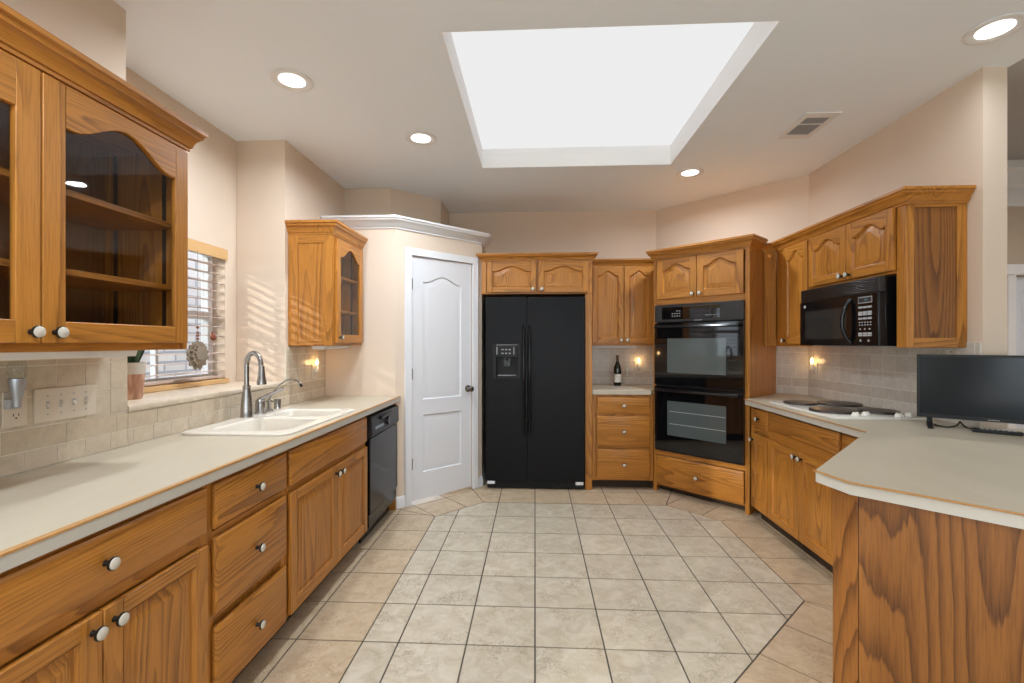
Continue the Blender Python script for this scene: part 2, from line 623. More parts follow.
SK = (-0.42, 1.06, 2.06, 3.675)         # skylight opening
W1 = (2.08, 2.985, 1.10, 1.97)         # sink window opening on the recessed wall: y0,y1,z0,z1
LW = (-2.6, -0.6, 0.75, 2.2)            # breakfast window on the left wall
# left wall, nearest piece, with the breakfast window
wall('wall_left', [(XL - 0.14, XL, BACK, LW[0], 0, ZC), (XL - 0.14, XL, LW[1], REC0, 0, ZC),
                   (XL - 0.14, XL, LW[0], LW[1], 0, LW[2]), (XL - 0.14, XL, LW[0], LW[1], LW[3], ZC)],
     'beige painted wall rising above the near glass-door cabinet')
wall('wall_left_recess', [(XW - 0.14, XW, REC0 - 0.14, W1[0], 0, ZC), (XW - 0.14, XW, W1[1], REC1 + 0.14, 0, ZC),
                          (XW - 0.14, XW, W1[0], W1[1], 0, W1[2]), (XW - 0.14, XW, W1[0], W1[1], W1[3], ZC),
                          (XL - 0.14, XL - 0.001, REC0 + 0.001, REC1 - 0.001, 0, LEDGE - 0.032),
                          (XW + 0.001, XL - 0.141, REC0 - 0.12, REC0 - 0.005, 0, ZC)],
     'beige wall set back around the sink window')
wall('wall_left_far', [(XW + 0.001, XL, REC1, 4.10, 0, ZC)],
     'beige wall and jamb between the sink window and the pantry')
# pantry: lower walls, then the set-back walls above the ledge
A, B, D = (PC, YP), (-0.50, 4.33), 2.285
q = math.sqrt(0.5)
dn = Vector((q, q))
d0 = Vector(A) + dn * 0.140
d1 = Vector(A) + dn * 0.780
inn = Vector((-q, q)) * 0.10
def strip(p, r, w=0.10):
    p, r = Vector(p), Vector(r)
    n = Vector((-(r - p).y, (r - p).x)).normalized() * w
    return [tuple(p), tuple(r), tuple(r + n), tuple(p + n)]
wall('wall_pantry', [(XL + 0.001, PC, YP, YP + 0.09, 0, D), (-0.60, -0.50, 4.34, YB - 0.001, 0, D),],
     'beige pantry walls holding the white door, topped by white crown moulding',
     prisms=[(strip(A, d0), 0, D), (strip(d1, B), 0, D), (strip(d0, d1), 2.08, D),
             ([(XL + 0.001, YP + 0.095), (PC - 0.05, YP + 0.095), (-0.60, 4.36), (-0.61, 4.8), (XL + 0.001, 4.8)], D - 0.05, D - 0.002)])
wall('wall_pantry_upper', [(XL + 0.001, -1.30, 4.10, 4.2, D - 0.01, ZC - 0.001), (-1.0, -0.92, 4.485, YB - 0.001, D, ZC - 0.001)],
     'set-back beige wall above the pantry ledge',
     prisms=[(strip((-1.30, 4.10), (-0.92, 4.48), 0.09), D - 0.01, ZC - 0.001)])
wall('wall_back', [(-1.0, AW - YB + 0.1, YB, YB + 0.12, 0, ZC)],
     'beige back wall above the refrigerator and small counter')
wall('wall_angled', [], 'beige angled wall behind the double oven cabinet',
     prisms=[([(AW - YB, YB), (XR, AW - XR), (XR + 0.12, AW - XR), (AW - YB + 0.05, YB + 0.1)], 0, ZC)])
SY = 2.455                              # right wall's free end
wall('wall_right', [(XR, XR + 0.118, SY, AW - XR, 0, ZC)],
     'beige right wall ending in a free edge beyond the microwave cabinets')
wall('wall_rear', [(XL - 0.14, -1.3, BACK - 0.14, BACK, 0, ZC), (2.0, 3.6, BACK - 0.14, BACK, 0, 3.38),
                   (-1.3, 2.0, BACK - 0.14, BACK, 0, 0.6), (-1.3, 2.0, BACK - 0.14, BACK, 2.3, ZC),
                   (3.6, 6.4, BACK - 0.14, BACK, 0, 0.4), (3.6, 6.4, BACK - 0.14, BACK, 2.5, 3.38),
                   (6.4, 6.6, BACK - 0.14, BACK, 0, 3.38)],
     'beige wall behind the viewer with two wide windows')
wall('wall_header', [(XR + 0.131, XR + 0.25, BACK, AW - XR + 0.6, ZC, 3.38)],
     'shadow-gray header where the kitchen ceiling meets the higher family room', 'famceil')
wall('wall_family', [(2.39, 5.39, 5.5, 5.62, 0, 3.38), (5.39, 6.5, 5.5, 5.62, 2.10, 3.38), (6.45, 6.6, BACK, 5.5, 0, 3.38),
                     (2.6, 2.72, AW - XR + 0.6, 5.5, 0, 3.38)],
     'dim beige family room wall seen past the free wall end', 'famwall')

def make_ceiling():
    mb = MB()
    x0, x1, y0, y1 = -2.14, XR + 0.131, BACK - 0.14, YB + 0.12
    a, b, c, d = SK
    for r in ((x0, a, y0, y1), (b, x1, y0, y1), (a, b, y0, c), (a, b, d, y1)):
        mb.box(r[0], r[1], r[2], r[3], ZC, ZC + 0.10)
    struct(mb.build('ceiling', M['ceil']), 'flat white kitchen ceiling with a rectangular skylight well', 'ceiling')
    mb = MB()
    H = 0.145
    t, e = 0.03, 0.002
    mb.box(a - t, a + e, c - t, d + t, ZC + 0.1005, ZC + H + 0.05)
    mb.box(b - e, b + t, c - t, d + t, ZC + 0.1005, ZC + H + 0.05)
    mb.box(a + e, b - e, c - t, c + e, ZC + 0.1005, ZC + H + 0.05)
    mb.box(a + e, b - e, d - e, d + t, ZC + 0.1005, ZC + H + 0.05)
    for r in ((a + 1e-4, a + e, c, d), (b - e, b - 1e-4, c, d), (a + e, b - e, c + 1e-4, c + e), (a + e, b - e, d - e, d - 1e-4)):
        mb.box(r[0], r[1], r[2], r[3], ZC + 0.0005, ZC + 0.1)
    struct(mb.build('ceiling_well', M['wellwhite']), 'white sides of the recessed skylight well', 'skylight well')
    root = thing('skylight', 'large bright rectangular skylight with white diffuser set in the ceiling', 'skylight', (0.32, 2.86, ZC + H))
    mb = MB()
    mb.box(a + 0.004, b - 0.004, c + 0.004, d - 0.004, 0.004, 0.02)
    tr = Matrix.Translation((-0.32, -2.86, 0))
    o = mb.build('diffuser_panel', M['skypanel'], root)
    o.matrix_parent_inverse = tr
    mb = MB()
    for r in ((a + 0.004, a + 0.02, c + 0.004, d - 0.004), (b - 0.02, b - 0.004, c + 0.004, d - 0.004), (a + 0.02, b - 0.02, c + 0.004, c + 0.02), (a + 0.02, b - 0.02, d - 0.02, d - 0.004)):
        mb.box(r[0], r[1], r[2], r[3], 0.0201, 0.035)
    o = mb.build('frame', M['white'], root)
    o.matrix_parent_inverse = tr
    mb = MB()
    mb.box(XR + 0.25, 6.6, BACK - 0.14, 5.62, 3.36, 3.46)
    struct(mb.build('ceiling_family', M['famceil']), 'shadow-gray higher family room ceiling beyond the free wall end', 'ceiling')
make_ceiling()

# trims
CROWN_W = [(0.0, 0.0), (0.010, 0.0), (0.014, 0.012), (0.030, 0.022), (0.045, 0.045), (0.066, 0.058), (0.072, 0.072), (0.080, 0.074), (0.080, 0.09), (0.0, 0.09)]
mb = MB()
mb.sweep([(XL + 0.002, YP), (PC, YP), (-0.50, 4.33), (-0.50, YB - 0.4)], [(o, D - 0.012 + z) for o, z in CROWN_W])
struct(mb.build('trim_1', M['white']), 'white crown moulding running along the pantry wall top', 'moulding')
BASE = [(0, 0.001), (0.012, 0.001), (0.012, 0.075), (0.006, 0.092), (0, 0.095)]
cas0, cas1 = Vector(A) + dn * 0.080, Vector(A) + dn * 0.840
mb = MB()
mb.sweep([(PC + 0.003, YP + 0.003), tuple(cas0)], BASE)
struct(mb.build('baseboard_left', M['white']), 'short white baseboard between dishwasher and pantry door', 'baseboard')
mb = MB()
mb.sweep([tuple(cas1 + dn * 0.001), B, (B[0], B[1] + 0.3)], BASE)
struct(mb.build('baseboard_back', M['white']), 'short white baseboard between pantry door and refrigerator', 'baseboard')
mb = MB()
mb.sweep([(2.73, 5.5), (6.44, 5.5)], [(0, 2.88), (0.03, 2.88), (0.05, 2.96), (0.05, 3.08), (0.09, 3.12), (0.12, 3.25), (0.16, 3.27), (0.16, 3.355), (0, 3.355)])
struct(mb.build('trim_2', M['white']), 'deep white crown moulding in the family room', 'moulding')
mb = MB()
mb.box(5.30, 5.385, 5.46, 5.499, 0, 2.11)
mb.box(5.22, 6.44, 5.44, 5.499, 2.11, 2.225)
struct(mb.build('trim_3', M['white']), 'white doorway casing in the family room', 'casing')
mb = MB()
mb.box(5.392, 6.44, 5.52, 5.56, 0.005, 2.095)
mb.box(5.50, 6.3, 5.512, 5.521, 1.15, 1.95)
mb.box(5.50, 6.3, 5.512, 5.521, 0.2, 1.0)
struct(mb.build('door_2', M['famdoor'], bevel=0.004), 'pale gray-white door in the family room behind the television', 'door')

# ------------------------------------------------------------------ pantry door
def arch(t, h, w=0.86):
    return h * (0.5 + 0.5 * math.cos(PI * t / w)) ** 0.85 if abs(t) < w else 0.0

def outline(x0, x1, z0, z1, h, d=0.0, n=25):
    """closed loop: bottom-left, bottom-right, then top right to left; the top rises by h in an arch"""
    x0, x1, z0, zt = x0 + d, x1 - d, z0 + d, z1 - h - d
    pts = [(x0, z0), (x1, z0)]
    m = n if h else 2
    for i in range(m):
        t = 1 - 2 * i / (m - 1)
        pts.append(((x0 + x1) / 2 + t * (x1 - x0) / 2, zt + (arch(t, h) if h else 0)))
    return pts

def panel_field(mb, x0, x1, z0, z1, h, y_front, depth, rise, wid, mi=0):
    """recessed field with a raised centre: y grows into the door"""
    steps = [(0.0, y_front), (0.006, y_front + depth), (0.014, y_front + depth), (wid, y_front + rise), (wid + 0.002, y_front + rise)]
    loops = [[(x, y, z) for x, z in outline(x0, x1, z0, z1, h, d)] for d, y in steps]
    mb.loft(loops, mi)
    last = loops[-1]
    tri = tessellate_polygon([[Vector((p[0], p[2], 0)) for p in last]])
    mb.add(last, [tuple(t) for t in tri], mi)

def make_pantry_door():
    root = thing('door_1', 'white two-panel arched pantry door standing closed in the angled wall', 'door', (A[0] + 0.025 * q, A[1] + 0.025 * q, 0), R(45))
    root['kind'] = 'structure'
    x0, x1, z1 = 0.121, 0.747, 2.07
    mb = MB()
    pa = (x0 + 0.115, x1 - 0.115)
    rects = [(0.25, 0.735, 0.0), (0.865, 1.92, 0.055)]
    # face with two panel holes
    outer = [(x0, 0.024), (x1, 0.024), (x1, z1), (x0, z1)]
    holes = [outline(pa[0], pa[1], a, b, h) for a, b, h in rects]
    loops = [[Vector((p[0], p[1], 0)) for p in lp] for lp in [outer] + holes]
    tri = tessellate_polygon(loops)
    flat = [p for lp in [outer] + holes for p in lp]
    yf = 0.004
    mb.add([(p[0], yf, p[1]) for p in flat], [tuple(t) for t in tri])
    for a, b, h in rects:
        panel_field(mb, pa[0], pa[1], a, b, h, yf, 0.011, 0.003, 0.05)
    mb.loft([[(x, yf, z) for x, z in outer], [(x, yf + 0.035, z) for x, z in outer]], 0, False, True)
    mb.build('door_leaf', M['doorw'], root)
    mb = MB()
    cp = lambda a, b, c, d: mb.box(a, b, -0.016, -0.001, c, d)
    cp(0.055, 0.117, 0.001, 2.135)
    cp(0.751, 0.813, 0.001, 2.135)
    cp(0.1171, 0.7509, 2.075, 2.135)
    mb.box(0.058, 0.07, -0.020, -0.016, 0.001, 2.135)
    mb.box(0.798, 0.810, -0.020, -0.016, 0.001, 2.135)
    mb.build('casing', M['white'], root, bevel=0.003)
    for z in (0.338, 1.087, 1.836):
        mb = MB()
        mb.tube([(0.120, -0.006, z - 0.045), (0.120, -0.006, z + 0.045)], 0.0085)
        mb.box(0.1205, 0.133, 0.0025, 0.0035, z - 0.045, z + 0.045)
        mb.build('hinge', M['nickel'], root)
    mb = MB()
    mb.lathe([(0.0, 0.003), (0.032, 0.003), (0.032, -0.004), (0.014, -0.009), (0.011, -0.032), (0.024, -0.042), (0.028, -0.055), (0.022, -0.066), (0.0, -0.069)], (0.703, 0, 0.928), 'y')
    mb.build('door_knob', M['nickel'], root)
make_pantry_door()

# ------------------------------------------------------------------ backsplash tiles
def splash(name, p, r, segs, label, n_out, cuts, ma='splashg', mliner='splashgd'):
    """tiles on the vertical plane p->r; segs: list of (s0, s1, ztop)"""
    p, r = Vector(p), Vector(r)
    d = (r - p).normalized()
    no = Vector(n_out)
    mb = MB()
    rnd = []
    rows = [(CT + 0.001, 0.981, 0.105, 0), (0.981, 1.057, 0.205, 1), (1.057, 1.162, 0.105, 0), (1.162, 1.267, 0.105, 0), (1.267, 1.372, 0.105, 0)]
    def slab(s0, s1, z0, z1, t0, t1, mi):
        nf = len(mb.f)
        pts = []
        for z in (z0, z1):
            for t in (t0, t1):
                for s in (s0, s1):
                    w = p + d * s + no * t
                    pts.append((w.x, w.y, z))
        mb.add(pts, [(0, 2, 3, 1), (4, 5, 7, 6), (0, 1, 5, 4), (2, 6, 7, 3), (0, 4, 6, 2), (1, 3, 7, 5)], mi)
        rnd.extend([random.random()] * (len(mb.f) - nf))
    for s0, s1, zt in segs:
        slab(s0, s1, CT + 0.001, zt, 0.001, 0.006, 0)
        for k, (za, zb, ln, mi) in enumerate(rows):
            if za >= zt - 0.01:
                continue
            zb = min(zb, zt)
            off = cuts + (0.35 if k == 1 else 0) * ln
            i = math.floor((s0 - off) / ln)
            while off + i * ln < s1:
                a, b = max(s0, off + i * ln) + 0.0018, min(s1, off + (i + 1) * ln) - 0.0018
                if b - a > 0.004:
                    slab(a, b, za + 0.0018, zb - 0.0018, 0.004, 0.0075, 1 + mi)
                i += 1
    o = mb.build(name, [M['wgrout'], M[ma], M[mliner]], bevel=0.0, attr=rnd)
    return struct(o, label, 'backsplash')
splash('wall_left_backsplash', (XL, -0.2), (XL, YP - 0.001), [(0, REC0 + 0.2, 1.318), (REC0 + 0.2, REC1 + 0.2, 1.05), (REC1 + 0.2, YP - 0.001 + 0.2, 1.318)],
       'tan stone-look tile backsplash behind the sink counter', (1, 0), 0.092, 'splash', 'splashd')
splash('wall_back_backsplash', (0.53, YB), (AW - YB, YB), [(0, AW - YB - 0.53, 1.318)], 'tan tile backsplash behind the wine bottle', (0, -1), 0.03)
aw0 = Vector((2.092, AW - 2.092))
splash('wall_angled_backsplash', tuple(aw0), (XR, AW - XR), [(0, (Vector((XR, AW - XR)) - aw0).length - 0.004, 1.318)],
       'narrow angled strip of tile backsplash beside the oven cabinet', (-q, -q), 0.04)
splash('wall_right_backsplash', (XR, SY + 0.005), (XR, AW - XR - 0.004), [(0, AW - XR - 0.009 - SY, 1.35)],
       'gray-tan tile backsplash behind the electric cooktop', (-1, 0), 0.03)
# window ledge with bullnose edge
mb = MB()
prof = [(XW + 0.001, LEDGE - 0.03), (XL + 0.006, LEDGE - 0.03)] + [(XL + 0.006 + 0.006 * math.sin(a), LEDGE - 0.015 - 0.015 * math.cos(a)) for a in [PI * i / 8 for i in range(1, 8)]] + [(XL + 0.006, LEDGE), (XW + 0.001, LEDGE)]
mb.prism(prof, REC0 + 0.002, REC1 - 0.002, 'xz')
o = mb.build('window_ledge', [M['splash']], attr=[0.9] * len(mb.f))
struct(o, 'pale stone ledge under the sink window carrying the plant pot', 'ledge')

# ------------------------------------------------------------------ sink window
def win_frame(mb, x, y0, y1, z0, z1, w=0.05, t=0.05):
    mb.box(x - t, x, y0, y0 + w, z0, z1)
    mb.box(x - t, x, y1 - w, y1, z0, z1)
    mb.box(x - t, x, y0 + w, y1 - w, z0, z0 + w)
    mb.box(x - t, x, y0 + w, y1 - w, z1 - w, z1)
root = thing('window_1', 'white double-hung window over the sink, a brick wall beyond', 'window', (XW - 0.1, 2.48, W1[2]))
root['kind'] = 'structure'
inv = Matrix.Translation((-(XW - 0.1), -2.48, -W1[2]))
def wchild(o):
    o.matrix_parent_inverse = inv
    return o
mb = MB()
win_frame(mb, XW - 0.085, W1[0], W1[1], W1[2], W1[3], 0.045, 0.05)
mb.box(XW - 0.13, XW - 0.08, W1[0] + 0.045, W1[1] - 0.045, 1.50, 1.55)
wchild(mb.build('window_frame', M['vinyl'], root, bevel=0.003))
mb = MB()
ym = (W1[0] + W1[1]) / 2
mb.box(XW - 0.122, XW - 0.09, ym - 0.01, ym + 0.01, W1[2] + 0.046, 1.499)
mb.box(XW - 0.122, XW - 0.09, ym - 0.01, ym + 0.01, 1.551, W1[3] - 0.046)
wchild(mb.build('mullion', M['vinyl'], root))
for z0, z1 in ((W1[2] + 0.046, 1.499), (1.551, W1[3] - 0.046)):
    mb = MB()
    mb.box(XW - 0.108, XW - 0.104, W1[0] + 0.046, W1[1] - 0.046, z0, z1)
    wchild(mb.build('pane', M['glass'], root))
mb = MB()
mb.box(XW - 0.08, XW + 0.03, W1[0] - 0.01, W1[1] + 0.0, LEDGE + 0.001, LEDGE + 0.03)
wchild(mb.build('sill', M['valance'], root, bevel=0.003))

# blind
root = thing('window_blind', 'open cream slatted blind with wooden valance hung in the sink window', 'blind', (XW - 0.03, 2.48, 1.14))
inv = Matrix.Translation((-(XW - 0.03), -2.48, -1.14))
mb = MB()
mb.box(XW + 0.002, XW + 0.016, W1[0] - 0.005, W1[1] + 0.003, 1.895, 1.965)
wchild(mb.build('valance', M['valance'], root, bevel=0.002))
mb = MB()
z = 1.165
while z < 1.89:
    xs = [XW - 0.055 + 0.05 * i / 4 for i in range(5)]
    top = [(x, z + 0.004 * (1 - ((i - 2) / 2) ** 2)) for i, x in enumerate(xs)]
    mb.prism(top + [(x, h - 0.0025) for x, h in reversed(top)], W1[0] + 0.008, W1[1] - 0.008, 'xz')
    z += 0.0575
wchild(mb.build('slats', M['blindwood'], root))
mb = MB()
mb.box(XW - 0.055, XW - 0.005, W1[0] + 0.008, W1[1] - 0.008, LEDGE + 0.034, LEDGE + 0.052)
wchild(mb.build('bottom_rail', M['blindwood'], root, bevel=0.003))
for y in (W1[0] + 0.13, W1[1] - 0.13):
    mb = MB()
    for x in (XW - 0.056, XW - 0.004):
        mb.tube([(x, y, LEDGE + 0.05), (x, y, 1.90)], 0.0012, 6)
    wchild(mb.build('ladder_cord', M['blindwood'], root))
mb = MB()
mb.tube([(XW + 0.004, 2.842, 1.90), (XW + 0.004, 2.842, 1.405)], 0.0012, 6, 1)
mb.lathe([(0.003, 0.03), (0.012, 0.02), (0.018, -0.01), (0.012, -0.022), (0.0, -0.022)], (XW + 0.019, 2.842, 1.385), 'z', 14, 0)
o = wchild(mb.build('cord_tassel', [M['bead'], M['blindwood']], root))
o['label'] = 'red-brown wooden cord pull'

# hanging dried ornament
root = thing('hanging_ornament', 'dried straw fan ornament on a beaded string hanging in the sink window', 'ornament', (-1.96, 2.60, 1.285))
mb = MB()
n = 60
for layer, (rr, yy, zz) in enumerate(((0.078, 0.0, 0.0), (0.062, 0.012, 0.006), (0.062, -0.012, 0.006), (0.045, 0.02, 0.01), (0.045, -0.02, 0.01))):
    loop = []
    for i in range(n):
        a = 2 * PI * i / n
        k = rr * (1 + 0.10 * math.sin(a * 13 + layer)) * (0.86 + 0.14 * (1 - math.sin(a)))
        loop.append((k * math.cos(a), k * math.sin(a) + zz))
    mb.prism(loop, yy - 0.005, yy + 0.005, 'yz')
mb2 = mb.build('straw_fan', M['shell'], root)
mb = MB()
mb.tube([(0, 0, 0.07), (0, 0, 0.60)], 0.0012, 6)
mb.build('string', M['shell'], root)
mb = MB()
for z in (0.085, 0.103, 0.121, 0.15):
    mb.lathe([(0, -0.008), (0.006, -0.006), (0.009, 0), (0.006, 0.006), (0, 0.008)], (0, 0, z), 'z', 12)
mb.build('beads', M['bead'], root)

# ------------------------------------------------------------------ cabinet kit  (front plane at y=0, into the wall = +y, x to the right)
CROWN = [(0.0, 0.0), (0.007, 0.0), (0.008, 0.012), (0.013, 0.014), (0.016, 0.026), (0.022, 0.040), (0.034, 0.054), (0.038, 0.056), (0.042, 0.070), (0.050, 0.074), (0.050, 0.090), (0.0, 0.090)]
KNOB = None
def knob(parent, x, y, z, label=None):
    mb = MB()
    mb.lathe([(0.0, 0.0), (0.008, 0.0), (0.0065, -0.006), (0.006, -0.014), (0.012, -0.018), (0.0175, -0.021), (0.0175, -0.025), (0.0155, -0.0265)], (x, y, z), 'y', 20, 0)
    mb.lathe([(0.0155, -0.0262), (0.0145, -0.029), (0.010, -0.0315), (0.0, -0.0325)], (x, y, z), 'y', 20, 1)
    return mb.build('knob', [M['dkmetal'], M['knobface']], parent)

def door(parent, x0, x1, z0, z1, h=0.0, kx=None, kz=None, glass=False, st=0.056, th=0.02, name='door', kname='knob'):
    mb = MB()
    y0, y1 = -th, -0.001
    rb = st
    mb.box(x0, x0 + st, y0, y1, z0, z1, 0)
    mb.box(x1 - st, x1, y0, y1, z0, z1, 0)
    mb.box(x0 + st, x1 - st, y0, y1, z0, z0 + rb, 1)
    ix0, ix1, iz0, iz1 = x0 + st, x1 - st, z0 + rb, z1 - st * 0.82
    ol = outline(ix0, ix1, iz0, iz1, h)
    top = ol[2:]                                     # right to left
    # top rail as quads down to the arch
    k = len(top)
    fr = [(p[0], y0, p[1]) for p in top] + [(p[0], y0, z1) for p in top]
    bk = [(p[0], y1, p[1]) for p in top] + [(p[0], y1, z1) for p in top]
    fs = []
    for i in range(k - 1):
        fs.append((i, i + 1, k + i + 1, k + i))
        fs.append((2 * k + i + 1, 2 * k + i, 3 * k + i, 3 * k + i + 1))
        fs.append((i, 2 * k + i, 2 * k + i + 1, i + 1))
        fs.append((k + i, k + i + 1, 3 * k + i + 1, 3 * k + i))
    mb.add(fr + bk, fs, 1)
    if not glass:
        panel_field(mb, ix0, ix1, iz0, iz1, h, y0, 0.0125, 0.002, 0.042, 0)
    d = mb.build(name, [M['ov'], M['oh']], parent, bevel=0.0025)
    if glass:
        g = MB()
        lp = outline(ix0, ix1, iz0, iz1, h, -0.006)
        g.prism(lp, -0.009, -0.006, 'xz')
        g.build('pane', M['cabglass'], d)
    if kx is not None:
        knob(d, kx, y0, kz)
    return d

def drawer(parent, x0, x1, z0, z1, kn=True, name='drawer', th=0.02):
    mb = MB()
    c = 0.010
    lo = [(x0, -0.001, z0), (x1, -0.001, z0), (x1, -0.001, z1), (x0, -0.001, z1)]
    l2 = [(p[0], -th * 0.65, p[2]) for p in lo]
    l3 = [(x0 + c, -th, z0 + c), (x1 - c, -th, z0 + c), (x1 - c, -th, z1 - c), (x0 + c, -th, z1 - c)]
    mb.loft([lo, l2, l3], 0, True, True)
    d = mb.build(name, M['oh'], parent, bevel=0.0015)
    if kn:
        knob(d, (x0 + x1) / 2, -th, (z0 + z1) / 2)
    return d

def carcass(parent, w, d, z0, z1, stiles, rails, toe=True, x0=0.0, name='body', toe_d=0.075, end_to_floor=()):
    mb = MB()
    mb.box(x0 + 0.001, w - 0.001, 0.012, d, z0, z1, 0)
    for a, b in stiles:
        mb.box(a, b, 0.0, 0.0195, z0, z1, 0)
    for za, zb in rails:
        xs = sorted(stiles)
        for i in range(len(xs) - 1):
            if xs[i + 1][0] - xs[i][1] > 0.002:
                mb.box(xs[i][1], xs[i + 1][0], 0.0005, 0.0195, za, zb, 1)
    b = mb.build(name, [M['ov'], M['oh']], parent, bevel=0.0012)
    if toe:
        mb = MB()
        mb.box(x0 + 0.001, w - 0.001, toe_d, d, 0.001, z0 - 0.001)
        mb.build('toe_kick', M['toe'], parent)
    return b

def crown(parent, path, z, side=1, name='crown', hs=1.0):
    mb = MB()
    mb.sweep(path, [(o, z + k * hs) for o, k in CROWN], 0, False, side)
    return mb.build(name, M['oh'], parent)

# ---- left base run: faces +X
LF = -1.121                              # face-frame plane
def left_at(y):
    return (LF, y, 0)
DL = -XL + LF - 0.003                   # carcass depth

c = thing('base_cabinet', 'oak base cabinet nearest the viewer with wide drawer over two doors', 'base cabinet', left_at(0.735), R(90))
w = 1.525 - 0.735
carcass(c, w, DL, 0.10, CB - 0.002, [(0, 0.03), (w - 0.03, w)], [(0.10, 0.125), (0.665, 0.70), (0.85, CB - 0.002)])
drawer(c, 0.022, w - 0.014, 0.704, 0.856)
door(c, 0.022, w / 2 - 0.002, 0.105, 0.662, 0, w / 2 - 0.030, 0.622)
door(c, w / 2 + 0.002, w - 0.014, 0.105, 0.662, 0, w / 2 + 0.030, 0.622)

c = thing('drawer_cabinet', 'oak three-drawer base cabinet left of the sink cabinet', 'drawer cabinet', left_at(1.526), R(90))
w = 2.022 - 1.526
carcass(c, w, DL, 0.10, CB - 0.002, [(0, 0.03), (w - 0.03, w)], [(0.10, 0.125), (0.38, 0.40), (0.665, 0.69), (0.85, CB - 0.002)])
for z0, z1 in ((0.700, 0.854), (0.403, 0.668), (0.105, 0.356)):
    drawer(c, 0.026, w - 0.012, z0, z1)

c = thing('sink_cabinet', 'oak sink base cabinet with plain false front over two paneled doors', 'base cabinet', left_at(2.023), R(90))
w = 3.01 - 2.023
# hollow below the sink bowls
mb = MB()
mb.box(0.001, 0.019, 0.02, DL, 0.10, CB - 0.002)
mb.box(w - 0.019, w - 0.001, 0.02, DL, 0.10, CB - 0.002)
mb.box(0.0195, w - 0.0195, 0.02, DL, 0.10, 0.118)
mb.box(0.0195, w - 0.0195, 0.012, 0.0245, 0.10, CB - 0.002)
mb.box(0, 0.03, 0, 0.0195, 0.10, CB - 0.002)
mb.box(w - 0.03, w, 0, 0.0195, 0.10, CB - 0.002)
for za, zb in ((0.10, 0.125), (0.655, 0.69), (0.85, CB - 0.002)):
    mb.box(0.03, w - 0.03, 0.0005, 0.0195, za, zb, 1)
mb.build('body', [M['ov'], M['oh']], c, bevel=0.0012)
mb = MB()
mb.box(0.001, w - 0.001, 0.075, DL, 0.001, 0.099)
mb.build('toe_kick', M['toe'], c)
drawer(c, 0.020, w - 0.014, 0.696, 0.856, False, name='false_front')
door(c, 0.020, w / 2 + 0.02, 0.112, 0.664, 0, w / 2 - 0.008, 0.622)
door(c, w / 2 + 0.024, w - 0.014, 0.112, 0.664, 0, w / 2 + 0.052, 0.622)

# ---- dishwasher
c = thing('dishwasher', 'black built-in dishwasher at the far end of the sink counter', 'dishwasher', left_at(3.013), R(90))
w = 3.665 - 3.013
mb = MB()
mb.box(0.002, w, 0.02, DL - 0.02, 0.10, CB - 0.004)
mb.build('body', M['blackmat'], c)
mb = MB()
mb.box(0.03, w - 0.012, -0.022, 0.019, 0.20, 0.705)
mb.build('door', M['black'], c, bevel=0.004)
mb = MB()
mb.prism([(-0.022, 0.710), (-0.034, 0.725), (-0.030, 0.842), (-0.018, 0.850), (0.019, 0.850), (0.019, 0.710)], 0.03, w - 0.012, 'yz')
p = mb.build('control_panel', M['blacksat'], c, bevel=0.003)
mb = MB()
mb.lathe([(0.0, 0.0), (0.03, 0.0), (0.028, -0.012), (0.0, -0.014)], (0.36, -0.033, 0.775), 'y', 20)
mb.build('dial', M['black'], p)
mb = MB()
for i in range(5):
    mb.box(0.10 + i * 0.035, 0.126 + i * 0.035, -0.0365, -0.031, 0.755, 0.772)
mb.build('buttons', M['silver'], p)
mb = MB()
mb.box(0.20, 0.45, -0.045, -0.031, 0.81, 0.83)
mb.build('latch', M['black'], p, bevel=0.004)
mb = MB()
mb.box(0.03, w - 0.012, -0.012, 0.019, 0.105, 0.192)
mb.box(0.03, w - 0.012, 0.045, 0.06, 0.003, 0.104)
mb.build('kick_plate', M['black'], c, bevel=0.003)
mb = MB()
mb.box(w + 0.001, w + 0.030, -0.0, 0.05, 0.001, CB - 0.003)
mb.build('side_panel', M['ov'], c)['label'] = 'narrow oak strip beside the dishwasher'

# ---- left countertop with sink cut-out
SX0, SX1, SY0, SY1 = -1.672, -1.140, 2.080, 2.915
def counter_front(mb, path, mi=1, side=1):
    """thin oak line let into the top front edge"""
    mb.sweep(path, [(-0.011, CT - 0.002), (0.0012, CT - 0.007), (0.0012, CT - 0.002), (-0.001, CT + 0.0006), (-0.011, CT + 0.0006)], mi, False, side)
mb = MB()
xf = -1.092
hole = rrect(SX0 + 0.015, SX1 - 0.015, SY0 + 0.015, SY1 - 0.015, 0.03)
outer = [(XL + 0.001, -0.3), (xf, -0.3), (xf, YP + 0.02), (PC - 0.002, YP - 0.002), (XL + 0.001, YP - 0.002)]
mb.plate(outer, [hole], CT, 0)
mb.plate(outer, [hole], CB, 0)
for lp, mi in ((outer, 1), (hole, 1)):
    mb.loft([[(x, y, CB) for x, y in lp], [(x, y, CT) for x, y in lp]], mi)
c = mb.build('countertop', [M['lam'], M['lamedge']])
tag(c, 'long cream laminate countertop holding the double sink', 'countertop')
mb = MB()
counter_front(mb, [(xf, -0.3), (xf, YP + 0.018)])
mb.build('inlay_strip', [M['inlay'], M['inlay']], c)['label'] = 'thin oak line along the counter edge'

